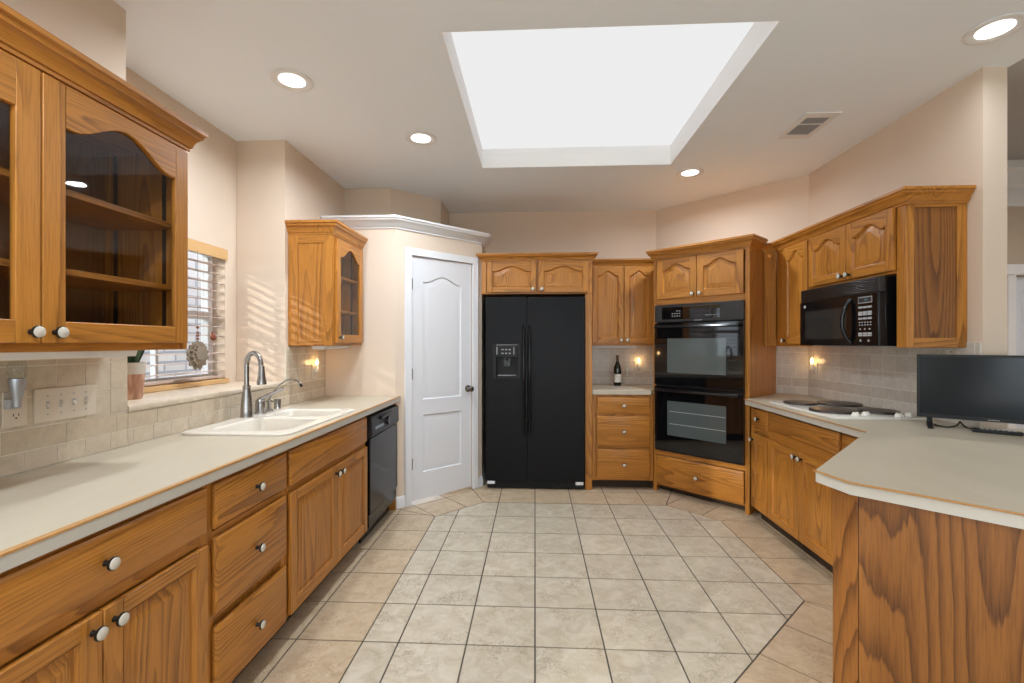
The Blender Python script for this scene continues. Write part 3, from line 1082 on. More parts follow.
# ---- sink
c = thing('sink', 'cream double-bowl drop-in sink under the window', 'sink', (-1.405, 2.495, CT))
inv = Matrix.Translation((1.405, -2.495, -CT))
mb = MB()
o0 = rrect(SX0, SX1, SY0, SY1, 0.05, 8)
o1 = rrect(SX0 + 0.003, SX1 - 0.003, SY0 + 0.003, SY1 - 0.003, 0.047, 8)
o2 = rrect(SX0 + 0.014, SX1 - 0.014, SY0 + 0.014, SY1 - 0.014, 0.04, 8)
L = lambda lp, z: [(x, y, z) for x, y in lp]
mb.loft([L(o0, CT + 0.001), L(o0, CT + 0.007), L(o1, CT + 0.011), L(o2, CT + 0.013)])
bowls = [(-1.575, -1.185, 2.135, 2.535, 0.075), (-1.575, -1.185, 2.575, 2.860, 0.06)]
hs = []
for a, b, e, f, r in bowls:
    hs.append(rrect(a, b, e, f, r, 8))
mb.plate(o2, hs, CT + 0.013)
for (a, b, e, f, r), h0, dep in zip(bowls, hs, (0.20, 0.17)):
    lps = [L(h0, CT + 0.013)]
    for d, z in ((0.006, CT + 0.010), (0.011, CT + 0.002), (0.024, CT - dep + 0.03), (0.034, CT - dep + 0.008), (0.06, CT - dep)):
        lps.append(L(rrect(a + d, b - d, e + d, f - d, max(r - d * 0.6, 0.02), 8), z))
    mb.loft(lps, 0, False, True)
s = mb.build('basin', M['sink'], c)
s.matrix_parent_inverse = inv
for a, b, e, f, dep in ((-1.575, -1.185, 2.135, 2.535, 0.20), (-1.575, -1.185, 2.575, 2.86, 0.17)):
    mb = MB()
    mb.lathe([(0.0, 0.0005), (0.042, 0.0005), (0.042, 0.004), (0.03, 0.002), (0.0, 0.002)], ((a + b) / 2, (e + f) / 2, CT - dep), 'z', 24)
    d = mb.build('drain', M['steel'], c)
    d.matrix_parent_inverse = inv

# ---- faucet set
DK = CT + 0.0135
def arc_pts(p0, p1, top, n=14):
    return None
c = thing('faucet', 'brushed nickel gooseneck faucet with pull-down spray head', 'faucet', (-1.625, 2.535, DK))
mb = MB()
mb.lathe([(0.0, 0.0), (0.034, 0.0), (0.034, 0.006), (0.031, 0.012), (0.031, 0.05), (0.027, 0.10), (0.020, 0.15), (0.019, 0.165), (0.021, 0.17), (0.021, 0.178), (0.0, 0.178)], (0, 0, 0), 'z', 28)
mb.build('faucet_body', M['nickel'], c)
dx, dy = 0.105, -0.035
rad = math.hypot(dx, dy) / 2
pts = [(0, 0, 0.176), (0, 0, 0.22), (0, 0, 0.292)]
for i in range(1, 13):
    a = PI - (PI * 1.0) * i / 12
    k = (1 + math.cos(a)) / 2
    pts.append((dx * k, dy * k, 0.292 + rad * math.sin(a) * 1.25))
mb = MB()
mb.tube(pts, 0.0135, 16)
mb.build('spout', M['nickel'], c)
e = Vector(pts[-1])
mb = MB()
mb.lathe([(0.0, 0.0), (0.0145, 0.0), (0.016, -0.02), (0.019, -0.055), (0.024, -0.085), (0.025, -0.10), (0.021, -0.104), (0.0, -0.104)], (e.x + 0.004, e.y - 0.001, e.z - 0.002), 'z', 24)
mb.build('spray_head', M['nickel'], c)
c = thing('faucet_lever_valve', 'brushed nickel single-lever valve right of the gooseneck faucet', 'faucet control', (-1.625, 2.665, DK))
mb = MB()
mb.lathe([(0.0, 0.0), (0.033, 0.0), (0.033, 0.006), (0.028, 0.010), (0.028, 0.05), (0.026, 0.075), (0.016, 0.09), (0.0, 0.094)], (0, 0, 0), 'z', 24)
mb.build('valve_body', M['nickel'], c)
mb = MB()
mb.tube([(0.0, 0.0, 0.082), (0.03, 0.02, 0.105), (0.075, 0.045, 0.125), (0.11, 0.06, 0.145)], [0.014, 0.011, 0.008, 0.009], 12)
mb.build('lever', M['nickel'], c)
c = thing('filtered_water_tap', 'slim nickel filtered-water tap with curved spout, behind the sink', 'tap', (-1.63, 2.765, DK))
mb = MB()
mb.lathe([(0.0, 0.0), (0.025, 0.0), (0.025, 0.005), (0.015, 0.012), (0.013, 0.05), (0.016, 0.055), (0.016, 0.065), (0.008, 0.072), (0.0, 0.072)], (0, 0, 0), 'z', 20)
mb.box(-0.03, 0.03, -0.006, 0.006, 0.056, 0.064)
mb.build('tap_body', M['nickel'], c)
mb = MB()
pts = [(0, 0, 0.07), (0.02, 0.0, 0.11), (0.06, 0.0, 0.155), (0.11, -0.005, 0.19), (0.15, -0.01, 0.198), (0.185, -0.012, 0.188), (0.205, -0.013, 0.165)]
mb.tube(pts, 0.0055, 12)
mb.build('spout', M['nickel'], c)
mb = MB()
mb.tube([(0.203, -0.013, 0.167), (0.212, -0.0135, 0.152)], 0.008, 12)
mb.build('nozzle', M['blackmat'], c)['label'] = 'black spout tip'
mb = MB()
mb.lathe([(0.0, 0.0), (0.022, 0.0), (0.022, 0.005), (0.0205, 0.007), (0.0205, 0.058), (0.018, 0.062), (0.0, 0.063)], (0, 0, 0), 'z', 24)
for i in range(6):
    a = -1.2 + i * 0.4
    mb.box(0.0195 * math.cos(a) - 0.002, 0.0195 * math.cos(a) + 0.002, 0.0195 * math.sin(a) - 0.002, 0.0195 * math.sin(a) + 0.002, 0.03, 0.05)
o = mb.build('sink_air_gap', M['nickel'])
o.location = (-1.635, 2.865, DK)
tag(o, 'short nickel air-gap cylinder at the right end of the faucet row', 'sink fitting')

# ---- near left wall cabinet with glass doors
def glass_cabinet(name, label, loc, rot, w, d, z0, z1, doors, shelves, crown_path, side=1, mid=None, end_panel=None):
    c = thing(name, label, 'wall cabinet', loc, rot)
    mb = MB()
    t = 0.018
    mb.box(0.0, t, 0.02, d, z0, z1, 0)
    mb.box(w - t, w, 0.02, d, z0, z1, 0)
    mb.box(t, w - t, 0.02, d, z0, z0 + t, 1)
    mb.box(t, w - t, 0.02, d, z1 - t, z1, 1)
    mb.box(t, w - t, d - 0.008, d, z0 + t, z1 - t, 2)
    st = [(0, 0.035), (w - 0.035, w)] + ([mid] if mid else [])
    for a, b in st:
        mb.box(a, b, 0, 0.0199, z0, z1, 0)
    xs = sorted(st)
    for i in range(len(xs) - 1):
        mb.box(xs[i][1], xs[i + 1][0], 0.0005, 0.0195, z0, z0 + 0.035, 1)
        mb.box(xs[i][1], xs[i + 1][0], 0.0005, 0.0195, z1 - 0.035, z1, 1)
    mb.build('body', [M['ov'], M['oh'], M['oin']], c, bevel=0.0012)
    # black shelf standards
    for x in (t + 0.001, w - t - 0.005):
        for y in (0.07, d - 0.06):
            mb = MB()
            mb.box(x, x + 0.004, y, y + 0.014, z0 + 0.03, z1 - 0.03)
            mb.build('shelf_standard', M['blacksat'], c)
    for z in shelves:
        mb = MB()
        mb.box(t + 0.006, w - t - 0.006, 0.028, d - 0.012, z, z + 0.019)
        mb.build('shelf', M['oh'], c, bevel=0.001)
    for kw in doors:
        door(c, glass=True, **kw)
    crown(c, crown_path, z1 - 0.008, side)
    return c
w = 1.772 - 0.655
glass_cabinet('glass_wall_cabinet', 'large oak wall cabinet with two arched glass doors above the light switches',
              (-1.36 - 0.02, 0.655, 0), R(90), w, 0.33, 1.32, 2.115,
              [dict(x0=0.02, x1=w / 2 - 0.003, z0=1.345, z1=2.095, h=0.075, kx=w / 2 - 0.03, kz=1.375, st=0.062),
               dict(x0=w / 2 + 0.003, x1=w - 0.02, z0=1.345, z1=2.095, h=0.075, kx=w / 2 + 0.033, kz=1.375, st=0.062)],
              [1.55, 1.79], [(0, 0.33), (0, 0), (w, 0), (w, 0.33)], side=1)
# white under-cabinet fixture
def bar_light(loc, rot, ln, label):
    c = thing('under_cabinet_light', label, 'under-cabinet light', loc, rot)
    mb = MB()
    mb.prism([(0, 0), (0.008, -0.022), (0.10, -0.022), (0.11, 0)], 0, ln, 'yz')
    mb.build('housing', M['white'], c, bevel=0.002)
    mb = MB()
    mb.box(0.03, ln - 0.03, 0.03, 0.08, -0.025, -0.0215)
    mb.build('lens', M['almond'], c)
    return c
bar_light((-1.455, 0.78, 1.319), R(90), 0.85, 'long white under-cabinet light above the light switches')

# far corner cabinet
w = 3.685 - 3.14
c = glass_cabinet('corner_wall_cabinet', 'narrow oak wall cabinet with one arched glass door beside the pantry',
                  (-1.40, 3.14, 0), R(90), w, 0.314, 1.325, 2.105,
                  [dict(x0=0.035, x1=w - 0.03, z0=1.345, z1=2.085, h=0.075, kx=0.07, kz=1.385, st=0.06)],
                  [1.57, 1.82], [(0, 0.313), (0, 0), (w - 0.004, 0)], side=1)
mb = MB()
for a, b, z0, z1 in ((0.0, 0.055, 1.33, 2.095), (0.245, 0.312, 1.33, 2.095)):
    mb.box(-0.006, -0.0005, a, b, z0, z1, 0)
for z0, z1 in ((1.33, 1.37), (2.04, 2.095)):
    mb.box(-0.006, -0.0005, 0.055, 0.245, z0, z1, 1)
mb.build('end_trim', [M['ov'], M['oy']], c, bevel=0.001)
bar_light((-1.47, 3.2, 1.324), R(90), 0.42, 'short white under-cabinet light beside the pantry wall')

# ---- refrigerator
FY = 4.235
c = thing('refrigerator', 'black side-by-side refrigerator with water dispenser', 'refrigerator', (-0.452, FY, 0))
w, zt, zb = 0.906, 1.768, 0.085
xs = 0.376                               # door split
mb = MB()
mb.box(0.004, w - 0.004, 0.065, 0.66, 0.03, zt - 0.012)
mb.build('body', M['blacksat'], c, bevel=0.003)
def tex_black():
    t = NT('black_textured_enamel')
    h = t.noise(t.coord(rand=False), 260, 2)
    return t.bsdf((0.006, 0.006, 0.0068, 1), 0.36, 0, 0.15, bump=h, bump_s=0.25, bump_d=0.001)
M['fridge'] = tex_black()
# freezer door with dispenser opening
DX0, DX1, DZ0, DZ1 = 0.065, 0.325, 1.015, 1.335
mb = MB()
def holed_front(mb, x0, x1, z0, z1, hx0, hx1, hz0, hz1, y0, y1, mi=0):
    mb.box(x0, hx0, y0, y1, z0, z1, mi)
    mb.box(hx1, x1, y0, y1, z0, z1, mi)
    mb.box(hx0, hx1, y0, y1, z0, hz0, mi)
    mb.box(hx0, hx1, y0, y1, hz1, z1, mi)
holed_front(mb, 0.0, xs - 0.004, zb, zt, DX0, DX1, DZ0, DZ1, 0.0, 0.06)
dl = mb.build('door', M['fridge'], c)
dl['label'] = 'left freezer door with dispenser'
mb = MB()
mb.box(DX0, DX1, 0.05, 0.055, DZ0, DZ1)                 # back of the niche
for a in ((DX0, DX0 + 0.035, DZ0, DZ1), (DX1 - 0.035, DX1, DZ0, DZ1), (DX0 + 0.035, DX1 - 0.035, DZ0, DZ0 + 0.03), (DX0 + 0.035, DX1 - 0.035, 1.215, DZ1)):
    mb.box(a[0] + 0.0005, a[1] - 0.0005, -0.010, 0.049, a[2], a[3])
dp = mb.build('dispenser', M['blackmat'], dl, bevel=0.003)
mb = MB()
for i in range(3):
    for j in range(2):
        mb.box(0.145 + i * 0.033, 0.165 + i * 0.033, -0.0125, -0.0095, 1.245 + j * 0.034, 1.257 + j * 0.034, 0)
mb.box(0.10, 0.108, -0.0125, -0.0095, 1.24, 1.31, 0)
mb.box(0.255, 0.263, -0.0125, -0.0095, 1.24, 1.31, 0)
mb.box(DX0 + 0.035, DX1 - 0.035, -0.0125, -0.0095, 1.326, 1.330, 0)
mb.build('dispenser_buttons', M['keygray'], dl)
mb = MB()
mb.box(0.165, 0.225, 0.012, 0.03, 1.13, 1.21)
mb.lathe([(0, 0), (0.012, 0), (0.01, -0.03), (0, -0.03)], (0.195, 0.0, 1.214), 'z', 14)
mb.box(DX0 + 0.045, DX1 - 0.045, -0.006, 0.045, DZ0 + 0.031, DZ0 + 0.036, 1)
mb.build('dispenser_paddle', [M['blacksat'], M['keygray']], dl)
mb = MB()
mb.box(xs + 0.004, w, 0.0, 0.06, zb, zt)
dr = mb.build('door', M['fridge'], c, bevel=0.005)
dr['label'] = 'wide right refrigerator door'
for d, x in ((dl, xs - 0.026), (dr, xs + 0.028)):
    mb = MB()
    pts = [(x, -0.001, 1.50), (x, -0.030, 1.47), (x, -0.042, 1.40), (x, -0.044, 1.1), (x, -0.042, 0.62), (x, -0.030, 0.54), (x, -0.001, 0.51)]
    mb.tube(pts, 0.0125, 12)
    mb.build('handle', M['black'], d)
mb = MB()
mb.box(0.01, w - 0.01, 0.03, 0.064, 0.012, zb - 0.006)
for i in range(5):
    mb.box(0.03, w - 0.03, 0.024, 0.031, 0.020 + i * 0.011, 0.026 + i * 0.011)
mb.build('grille', M['blackmat'], c)
for x0, x1 in ((0.015, 0.085), (w - 0.085, w - 0.015)):
    mb = MB()
    mb.box(x0, x1, -0.004, 0.02, 0.052, 0.078)
    mb.build('hinge_cover', M['vinyl'], c, bevel=0.004)['label'] = 'white lower hinge cover'
for x in (0.06, w - 0.06):
    for y in (0.10, 0.58):
        mb = MB()
        mb.lathe([(0, 0), (0.02, 0), (0.02, 0.03), (0, 0.03)], (x, y, 0.0005), 'z', 16)
        mb.build('foot', M['blackmat'], c)

# cabinet over the refrigerator, with the tall end panel
c = thing('refrigerator_cabinet', 'oak cabinet with two arched doors bridging above the black refrigerator', 'wall cabinet', (-0.495, 4.275, 0))
w = 1.018
mb = MB()
mb.box(0.001, w - 0.001, 0.012, 0.60, 1.798, 2.11, 0)
mb.box(0, 0.045, 0, 0.0195, 1.798, 2.11, 0)
mb.box(w - 0.045, w, 0, 0.0195, 1.798, 2.11, 0)
mb.box(0.045, w - 0.045, 0.0005, 0.0195, 1.798, 1.825, 1)
mb.box(0.045, w - 0.045, 0.0005, 0.0195, 2.085, 2.11, 1)
mb.build('body', [M['ov'], M['oh']], c, bevel=0.0012)
door(c, 0.055, 0.505, 1.812, 2.093, 0.045, 0.475, 1.84, st=0.05)
door(c, 0.527, 0.982, 1.812, 2.093, 0.045, 0.557, 1.84, st=0.05)
mb = MB()
mb.box(w - 0.062, w, 0.002, 0.62, 0.001, 1.797)
mb.build('end_panel', M['ov'], c, bevel=0.0012)
crown(c, [(0.002, 0.004), (0.002, 0), (w, 0), (w, 0.24)], 2.10, hs=0.75)

# ---- small drawer base with its counter and wall cabinet
DBX0, DBX1 = 0.526, 1.078
c = thing('drawer_cabinet', 'oak three-drawer base cabinet between refrigerator and double oven', 'drawer cabinet', (DBX0, 4.292, 0))
w = DBX1 - DBX0
carcass(c, w, YB - 4.292 - 0.02, 0.085, CB - 0.002, [(0, 0.03), (w - 0.025, w)], [(0.085, 0.095), (0.375, 0.395), (0.67, 0.70), (0.85, CB - 0.002)])
for z0, z1 in ((0.70, 0.851), (0.397, 0.674), (0.094, 0.373)):
    drawer(c, 0.044, w - 0.030, z0, z1)
mb = MB()
ln = AW - 0.008
outer = [(DBX0 + 0.001, 4.268), (1.055, 4.268), (1.085, 4.310), (AW - YB - 0.03, 4.54), (AW - YB - 0.03, YB - 0.002), (DBX0 + 0.001, YB - 0.002)]
mb.prism(outer, CB, CT, 'xy', 0)
c = mb.build('countertop', [M['lam'], M['lamedge']], bevel=0.002)
tag(c, 'small cream countertop under the wine bottle', 'countertop')
w = 1.175 - 0.526
c = thing('wall_cabinet', 'oak wall cabinet with two arched doors above the wine bottle', 'wall cabinet', (0.526, 4.625, 0))
carcass(c, w, 0.30, 1.32, 2.11, [(0, 0.04), (w - 0.04, w)], [(1.32, 1.35), (2.08, 2.11)], toe=False)
door(c, 0.04, 0.346, 1.345, 2.10, 0.05, 0.318, 1.375, st=0.052)
door(c, 0.352, w - 0.012, 1.345, 2.10, 0.05, 0.380, 1.375, st=0.052)
crown(c, [(0.001, 0), (w, 0)], 2.10, hs=0.78)
bar_light((0.56, 4.70, 1.319), 0, 0.46, 'white under-cabinet light above the wine bottle')

# ---- wine bottle and glass
c = thing('wine_bottle', 'dark wine bottle with cream label on the small counter', 'bottle', (0.835, 4.74, CT + 0.0005))
mb = MB()
mb.lathe([(0.0, 0.0), (0.036, 0.0), (0.0385, 0.004), (0.0385, 0.17), (0.036, 0.19), (0.022, 0.222), (0.0150, 0.245), (0.0145, 0.30), (0.0, 0.30)], (0, 0, 0), 'z', 32)
mb.build('bottle_body', M['bottle'], c)
mb = MB()
lp = []
for r in (0.0388, 0.0393):
    pass
n = 26
for k in range(n):
    a0, a1 = R(-90 - 70 + 140 * k / n), R(-90 - 70 + 140 * (k + 1) / n)
    vs = [(0.0392 * math.cos(a), 0.0392 * math.sin(a), z) for z in (0.035, 0.118) for a in (a0, a1)]
    mb.add(vs, [(0, 1, 3, 2)])
for z0, z1, x0 in ((0.088, 0.091, 0.020), (0.080, 0.083, 0.014), (0.057, 0.060, 0.012)):
    pass
lb = mb.build('label', M['paper'], c)
mb = MB()
for z0, z1, a in ((0.090, 0.097, 22), (0.078, 0.081, 16), (0.055, 0.058, 14)):
    mb = MB()
    for k in range(8):
        a0, a1 = R(-90 - a + 2 * a * k / 8), R(-90 - a + 2 * a * (k + 0.7) / 8)
        mb.add([(0.0396 * math.cos(t), 0.0396 * math.sin(t), z) for z in (z0, z1) for t in (a0, a1)], [(0, 1, 3, 2)])
    mb.build('label_print', M['gray'], lb)
mb = MB()
mb.lathe([(0.0153, 0.245), (0.0153, 0.295), (0.0165, 0.298), (0.0165, 0.308), (0.0, 0.309)], (0, 0, 0), 'z', 20)
mb.build('foil_cap', M['foil'], c)
c = thing('wine_glass', 'clear stemmed glass standing right of the wine bottle', 'wine glass', (0.93, 4.72, CT + 0.0005))
mb = MB()
mb.lathe([(0.0, 0.0), (0.032, 0.0), (0.030, 0.003), (0.006, 0.008), (0.0035, 0.02), (0.0035, 0.075), (0.008, 0.082), (0.024, 0.10), (0.030, 0.125), (0.027, 0.17), (0.0262, 0.17), (0.029, 0.125), (0.023, 0.101), (0.0, 0.085)], (0, 0, 0), 'z', 28)
mb.build('glass_body', M['glass'], c)

# ---- outlets and night lights
def outlet(loc, rot, label, cat='outlet'):
    c = thing('wall_outlet', label, cat, loc, rot)
    mb = MB()
    mb.box(-0.036, 0.036, -0.006, -0.0005, -0.058, 0.058)
    mb.build('cover_plate', M['almond'], c, bevel=0.002)
    mb = MB()
    for z in (0.021, -0.021):
        mb.prism([(x, zz + z) for x, zz in rrect(-0.017, 0.017, -0.015, 0.015, 0.006, 3)], -0.0075, -0.0061, 'xz', 0)
        mb.box(-0.009, -0.0065, -0.0079, -0.0074, z - 0.002, z + 0.007, 1)
        mb.box(0.0065, 0.009, -0.0079, -0.0074, z - 0.002, z + 0.007, 1)
        mb.box(-0.0025, 0.0025, -0.0079, -0.0074, z - 0.011, z - 0.006, 1)
    mb.build('sockets', [M['almond'], M['slot']], c)
    return c
BULB = [(0.0, 0.0), (0.006, 0.0), (0.010, 0.008), (0.0125, 0.018), (0.011, 0.030), (0.006, 0.042), (0.0, 0.050)]
def night_light(loc, rot, label, dx=0.0, z=0.02, power=0.2):
    c = thing('night_light', label, 'night light', loc, rot)
    mb = MB()
    mb.box(-0.016 + dx, 0.016 + dx, -0.032, -0.0085, z - 0.022, z + 0.012)
    mb.lathe([(0, 0), (0.010, 0), (0.010, 0.016), (0, 0.016)], (dx, -0.024, z + 0.0125), 'z', 16)
    mb.build('base', M['ceramic'], c, bevel=0.003)
    mb = MB()
    mb.lathe([(r * 0.9, h) for r, h in BULB], (dx, -0.024, z + 0.029), 'z', 18)
    mb.build('bulb', M['flame'], c)
    pos = Matrix.Rotation(rot, 3, 'Z') @ Vector((dx, -0.05, z + 0.05)) + Vector(loc)
    light('night_light_glow', 'POINT', pos, (0, 0, 0), power, (1.0, 0.62, 0.28), 0.02)
    return c
TL = XL + 0.0078
outlet((TL, 1.436, 1.128), R(90), 'cream wall outlet at the left edge of the picture')
# switch plate with four toggles
c = thing('switch_plate', 'cream four-toggle switch plate on the tile beside the outlet', 'light switches', (TL, 1.605, 1.128), R(90))
mb = MB()
mb.box(-0.112, 0.112, -0.006, -0.0005, -0.059, 0.059)
mb.build('cover_plate', M['almond'], c, bevel=0.002)
for i in range(4):
    x = -0.069 + i * 0.046
    mb = MB()
    mb.box(x - 0.005, x + 0.005, -0.0075, -0.0061, -0.013, 0.013, 1)
    mb.prism([(-0.0062, -0.008), (-0.017, -0.001 if i % 2 else -0.010), (-0.016, 0.006 if i % 2 else -0.004), (-0.0062, 0.006)], x - 0.0045, x + 0.0045, 'yz', 0)
    for z in (-0.032, 0.032):
        mb.lathe([(0, 0), (0.003, 0), (0.003, -0.0015), (0, -0.0018)], (x, -0.0061, z), 'y', 10, 1)
    mb.build('toggle', [M['almond'], M['gray']], c)
# unlit clear night light in the near outlet
c = thing('night_light', 'unlit night light with clear dome and silver body in the left-edge outlet', 'night light', (TL, 1.415, 1.128), R(90))
mb = MB()
mb.box(-0.018, 0.018, -0.030, -0.0085, 0.004, 0.036)
mb.build('plug', M['gray'], c, bevel=0.004)
mb = MB()
mb.lathe([(0.0, 0.0), (0.010, 0.0), (0.011, 0.02), (0.015, 0.045), (0.0215, 0.085), (0.021, 0.092), (0.0, 0.092)], (0, -0.036, 0.010), 'z', 24)
mb.build('holder', M['silver'], c)
mb = MB()
mb.lathe([(0.020, 0.0), (0.024, 0.02), (0.0235, 0.04), (0.017, 0.062), (0.006, 0.078), (0.0, 0.082), (0.0, 0.080), (0.0055, 0.076), (0.016, 0.061), (0.022, 0.04), (0.0225, 0.02), (0.019, 0.0)], (0, -0.036, 0.1025), 'z', 24)
mb.build('dome', M['glass'], c)
outlet((TL, 3.50, 1.125), R(90), 'cream wall outlet under the narrow corner cabinet')
night_light((TL, 3.50, 1.125), R(90), 'lit flame-shaped night light beside the pantry wall')
outlet((1.085, YB - 0.0078, 1.09), 0, 'cream wall outlet behind the small counter')
night_light((1.085, YB - 0.0078, 1.09), 0, 'lit flame-shaped night light right of the wine bottle')
outlet((XR - 0.0078, 3.845, 1.13), R(-90), 'cream wall outlet behind the cooktop corner')
night_light((XR - 0.0078, 3.845, 1.13), R(-90), 'lit flame-shaped night light in the corner behind the cooktop')
mb = MB()
mb.box(-0.036, 0.036, -0.006, -0.0005, -0.058, 0.058, 0)
mb.box(-0.0165, 0.0165, -0.008, -0.0061, -0.033, 0.033, 0)
for z in (-0.048, 0.048):
    mb.lathe([(0, 0), (0.0035, 0), (0.0035, -0.0015), (0, -0.0018)], (0, -0.0061, z), 'y', 10, 1)
o = mb.build('switch_plate', [M['almond'], M['slot']], bevel=0.0015)
o.location = (XR - 0.0078, 2.615, 1.25)
o.rotation_euler = (0, 0, R(-90))
tag(o, 'single cream wall plate just above the television', 'wall plate')

# ---- oven cabinet (turned 45 degrees)
OX, OY = 1.084, 4.301
c = thing('oven_cabinet', 'tall angled oak cabinet framing the black double oven', 'oven cabinet', (OX, OY, 0), R(-45))
w, d = 0.838, 0.57
z1 = 2.11
mb = MB()
t = 0.019
mb.box(0.0, t, 0.02, d, 0.001, z1, 0)
mb.box(w - t, w, 0.02, d, 0.001, z1, 0)
mb.box(t, w - t, 0.02, d, z1 - t, z1, 1)
mb.box(t, w - t, 0.02, d, 1.70, 1.715, 1)
mb.box(t, w - t, 0.02, d, 0.355, 0.37, 1)
mb.box(t, w - t, 0.02, d, 0.085, 0.10, 1)
mb.box(0.0, 0.032, 0, 0.0199, 0.001, z1, 0)
mb.box(w - 0.034, w, 0, 0.0199, 0.001, z1, 0)
for a, b in ((0.06, 0.085), (0.335, 0.379), (1.686, 1.742), (2.08, z1)):
    mb.box(0.032, w - 0.034, 0.0005, 0.0195, a, b, 1)
mb.box(t, w - t, 0.08, 0.095, 0.001, 0.084, 2)
mb.build('body', [M['ov'], M['oh'], M['toe']], c, bevel=0.0012)
door(c, 0.045, 0.414, 1.738, 2.088, 0.05, 0.385, 1.765, st=0.056)
door(c, 0.420, 0.798, 1.738, 2.088, 0.05, 0.450, 1.765, st=0.056)
drawer(c, 0.040, 0.800, 0.074, 0.332)
crown(c, [(0, 0.42), (0, 0), (w, 0), (w, 0.24)], 2.095)

c = thing('double_oven', 'black built-in double wall oven with two glass doors', 'oven', (OX, OY, 0.38), R(-45))
bx0, bx1 = 0.030, 0.804
def oz(z):
    return z - 0.38
mb = MB()
mb.box(0.036, 0.798, 0.022, 0.52, oz(0.395), oz(1.66))
mb.build('body', M['blackmat'], c)
mb = MB()
mb.box(bx0, bx1, -0.030, -0.001, oz(1.530), oz(1.682))
pn = mb.build('control_panel', M['blacksat'], c, bevel=0.003)
mb = MB()
mb.box(0.105, 0.62, -0.0325, -0.0302, oz(1.555), oz(1.66), 0)
mb.box(0.36, 0.47, -0.0332, -0.0324, oz(1.605), oz(1.645), 1)
mb.build('touch_glass', [M['blackglass'], M['blackglass']], pn)
mb = MB()
for i in range(4):
    for j in range(3):
        if j < 2 or i > 1:
            mb.box(0.20 + i * 0.022, 0.211 + i * 0.022, -0.0336, -0.0324, oz(1.577 + j * 0.022), oz(1.583 + j * 0.022))
for i in range(7):
    mb.box(0.50 + i * 0.016, 0.51 + i * 0.016, -0.0336, -0.0324, oz(1.577), oz(1.581))
mb.build('key_marks', M['gray'], pn)
mb = MB()
mb.box(0.40, 0.47, -0.0312, -0.0301, oz(1.537), oz(1.542))
mb.build('name_strip', M['gray'], pn)
for za, zb, wz0, wz1, lab in ((0.975, 1.520, 1.085, 1.385, 'upper oven door'), (0.398, 0.960, 0.532, 0.835, 'lower oven door')):
    mb = MB()
    hx0, hx1 = 0.155, 0.670
    holed_front(mb, bx0, bx1, oz(za), oz(zb), hx0, hx1, oz(wz0), oz(wz1), -0.032, -0.001)
    dd = mb.build('oven_door', M['blackglass'], c)
    dd['label'] = lab
    mb = MB()
    mb.box(hx0, hx1, -0.0315, -0.026, oz(wz0), oz(wz1))
    mb.build('window_pane', M['grayglass'], dd)
    mb = MB()
    for k in range(2):
        z = wz0 + (0.33 + 0.36 * k) * (wz1 - wz0)
        mb.box(hx0 + 0.02, hx1 - 0.005, -0.0322, -0.0314, oz(z), oz(z + 0.004))
    if lab == 'lower oven door':
        mb.build('rack_lines', M['gray'], dd)
    mb = MB()
    zh = zb - 0.03
    mb.prism([(x, y) for x, y in ((-0.085, oz(zh) - 0.008), (-0.080, oz(zh) - 0.014), (-0.066, oz(zh) - 0.012), (-0.062, oz(zh)), (-0.066, oz(zh) + 0.011), (-0.080, oz(zh) + 0.012))], 0.055, 0.782, 'yz')
    for x in (0.075, 0.735):
        mb.box(x, x + 0.025, -0.070, -0.0325, oz(zh) - 0.009, oz(zh) + 0.009)
    mb.build('handle', M['black'], dd, bevel=0.002)
mb = MB()
mb.box(bx0 + 0.01, bx1 - 0.01, -0.02, -0.001, oz(0.9605), oz(0.9745))
for i in range(9):
    mb.box(0.08 + i * 0.08, 0.13 + i * 0.08, -0.024, -0.0199, oz(0.964), oz(0.971))
mb.build('vent_strip', M['blackmat'], c)
mb = MB()
mb.box(bx0, bx1, -0.026, -0.001, oz(0.383), oz(0.397))
mb.build('bottom_trim', M['black'], c)

# ---- right wall cabinets: local x runs from far to near
UF = 1.95
# angled filler cabinet
fx, fy = 1.882, 3.918
c = thing('filler_wall_cabinet', 'blank narrow angled oak panel between oven cabinet and right wall cabinets', 'wall cabinet', (fx, fy, 0), R(-45))
mb = MB()
mb.box(0.006, 0.094, 0.0, 0.27, 1.32, 2.11)
mb.build('body', M['ov'], c, bevel=0.0015)
mb = MB()
mb.prism([((x - fx - y + fy) * q, (x - fx + y - fy) * q) for x, y in ((1.962, 3.843), (2.256, 3.843), (2.256, 3.936), (2.095, 4.096), (1.905, 3.908))], 1.352, 1.362)
mb.build('light_stop_panel', M['ov'], c)  # added to stop night-light glow leaking up behind the filler
crown(c, [(0.006, 0), (0.094, 0)], 2.076, hs=0.87)
mb = MB()
mb.box(0.006, 0.05, -0.05, 0.0, 2.145, 2.1545)
mb.build('crown_cap', M['oh'], c)
# tall single-door cabinet
c = thing('wall_cabinet', 'narrow oak wall cabinet with one arched door left of the microwave', 'wall cabinet', (UF, 3.84, 0), R(-90))
w = 3.84 - 3.385
carcass(c, w, XR - UF - 0.003, 1.32, 2.11, [(0.0, 0.145), (w - 0.03, w)], [(1.32, 1.35), (2.08, 2.11)], toe=False)
door(c, 0.135, w - 0.006, 1.337, 2.078, 0.06, 0.160, 1.365, st=0.052)
crown(c, [(0.005, 0), (w, 0)], 2.076, hs=0.87)
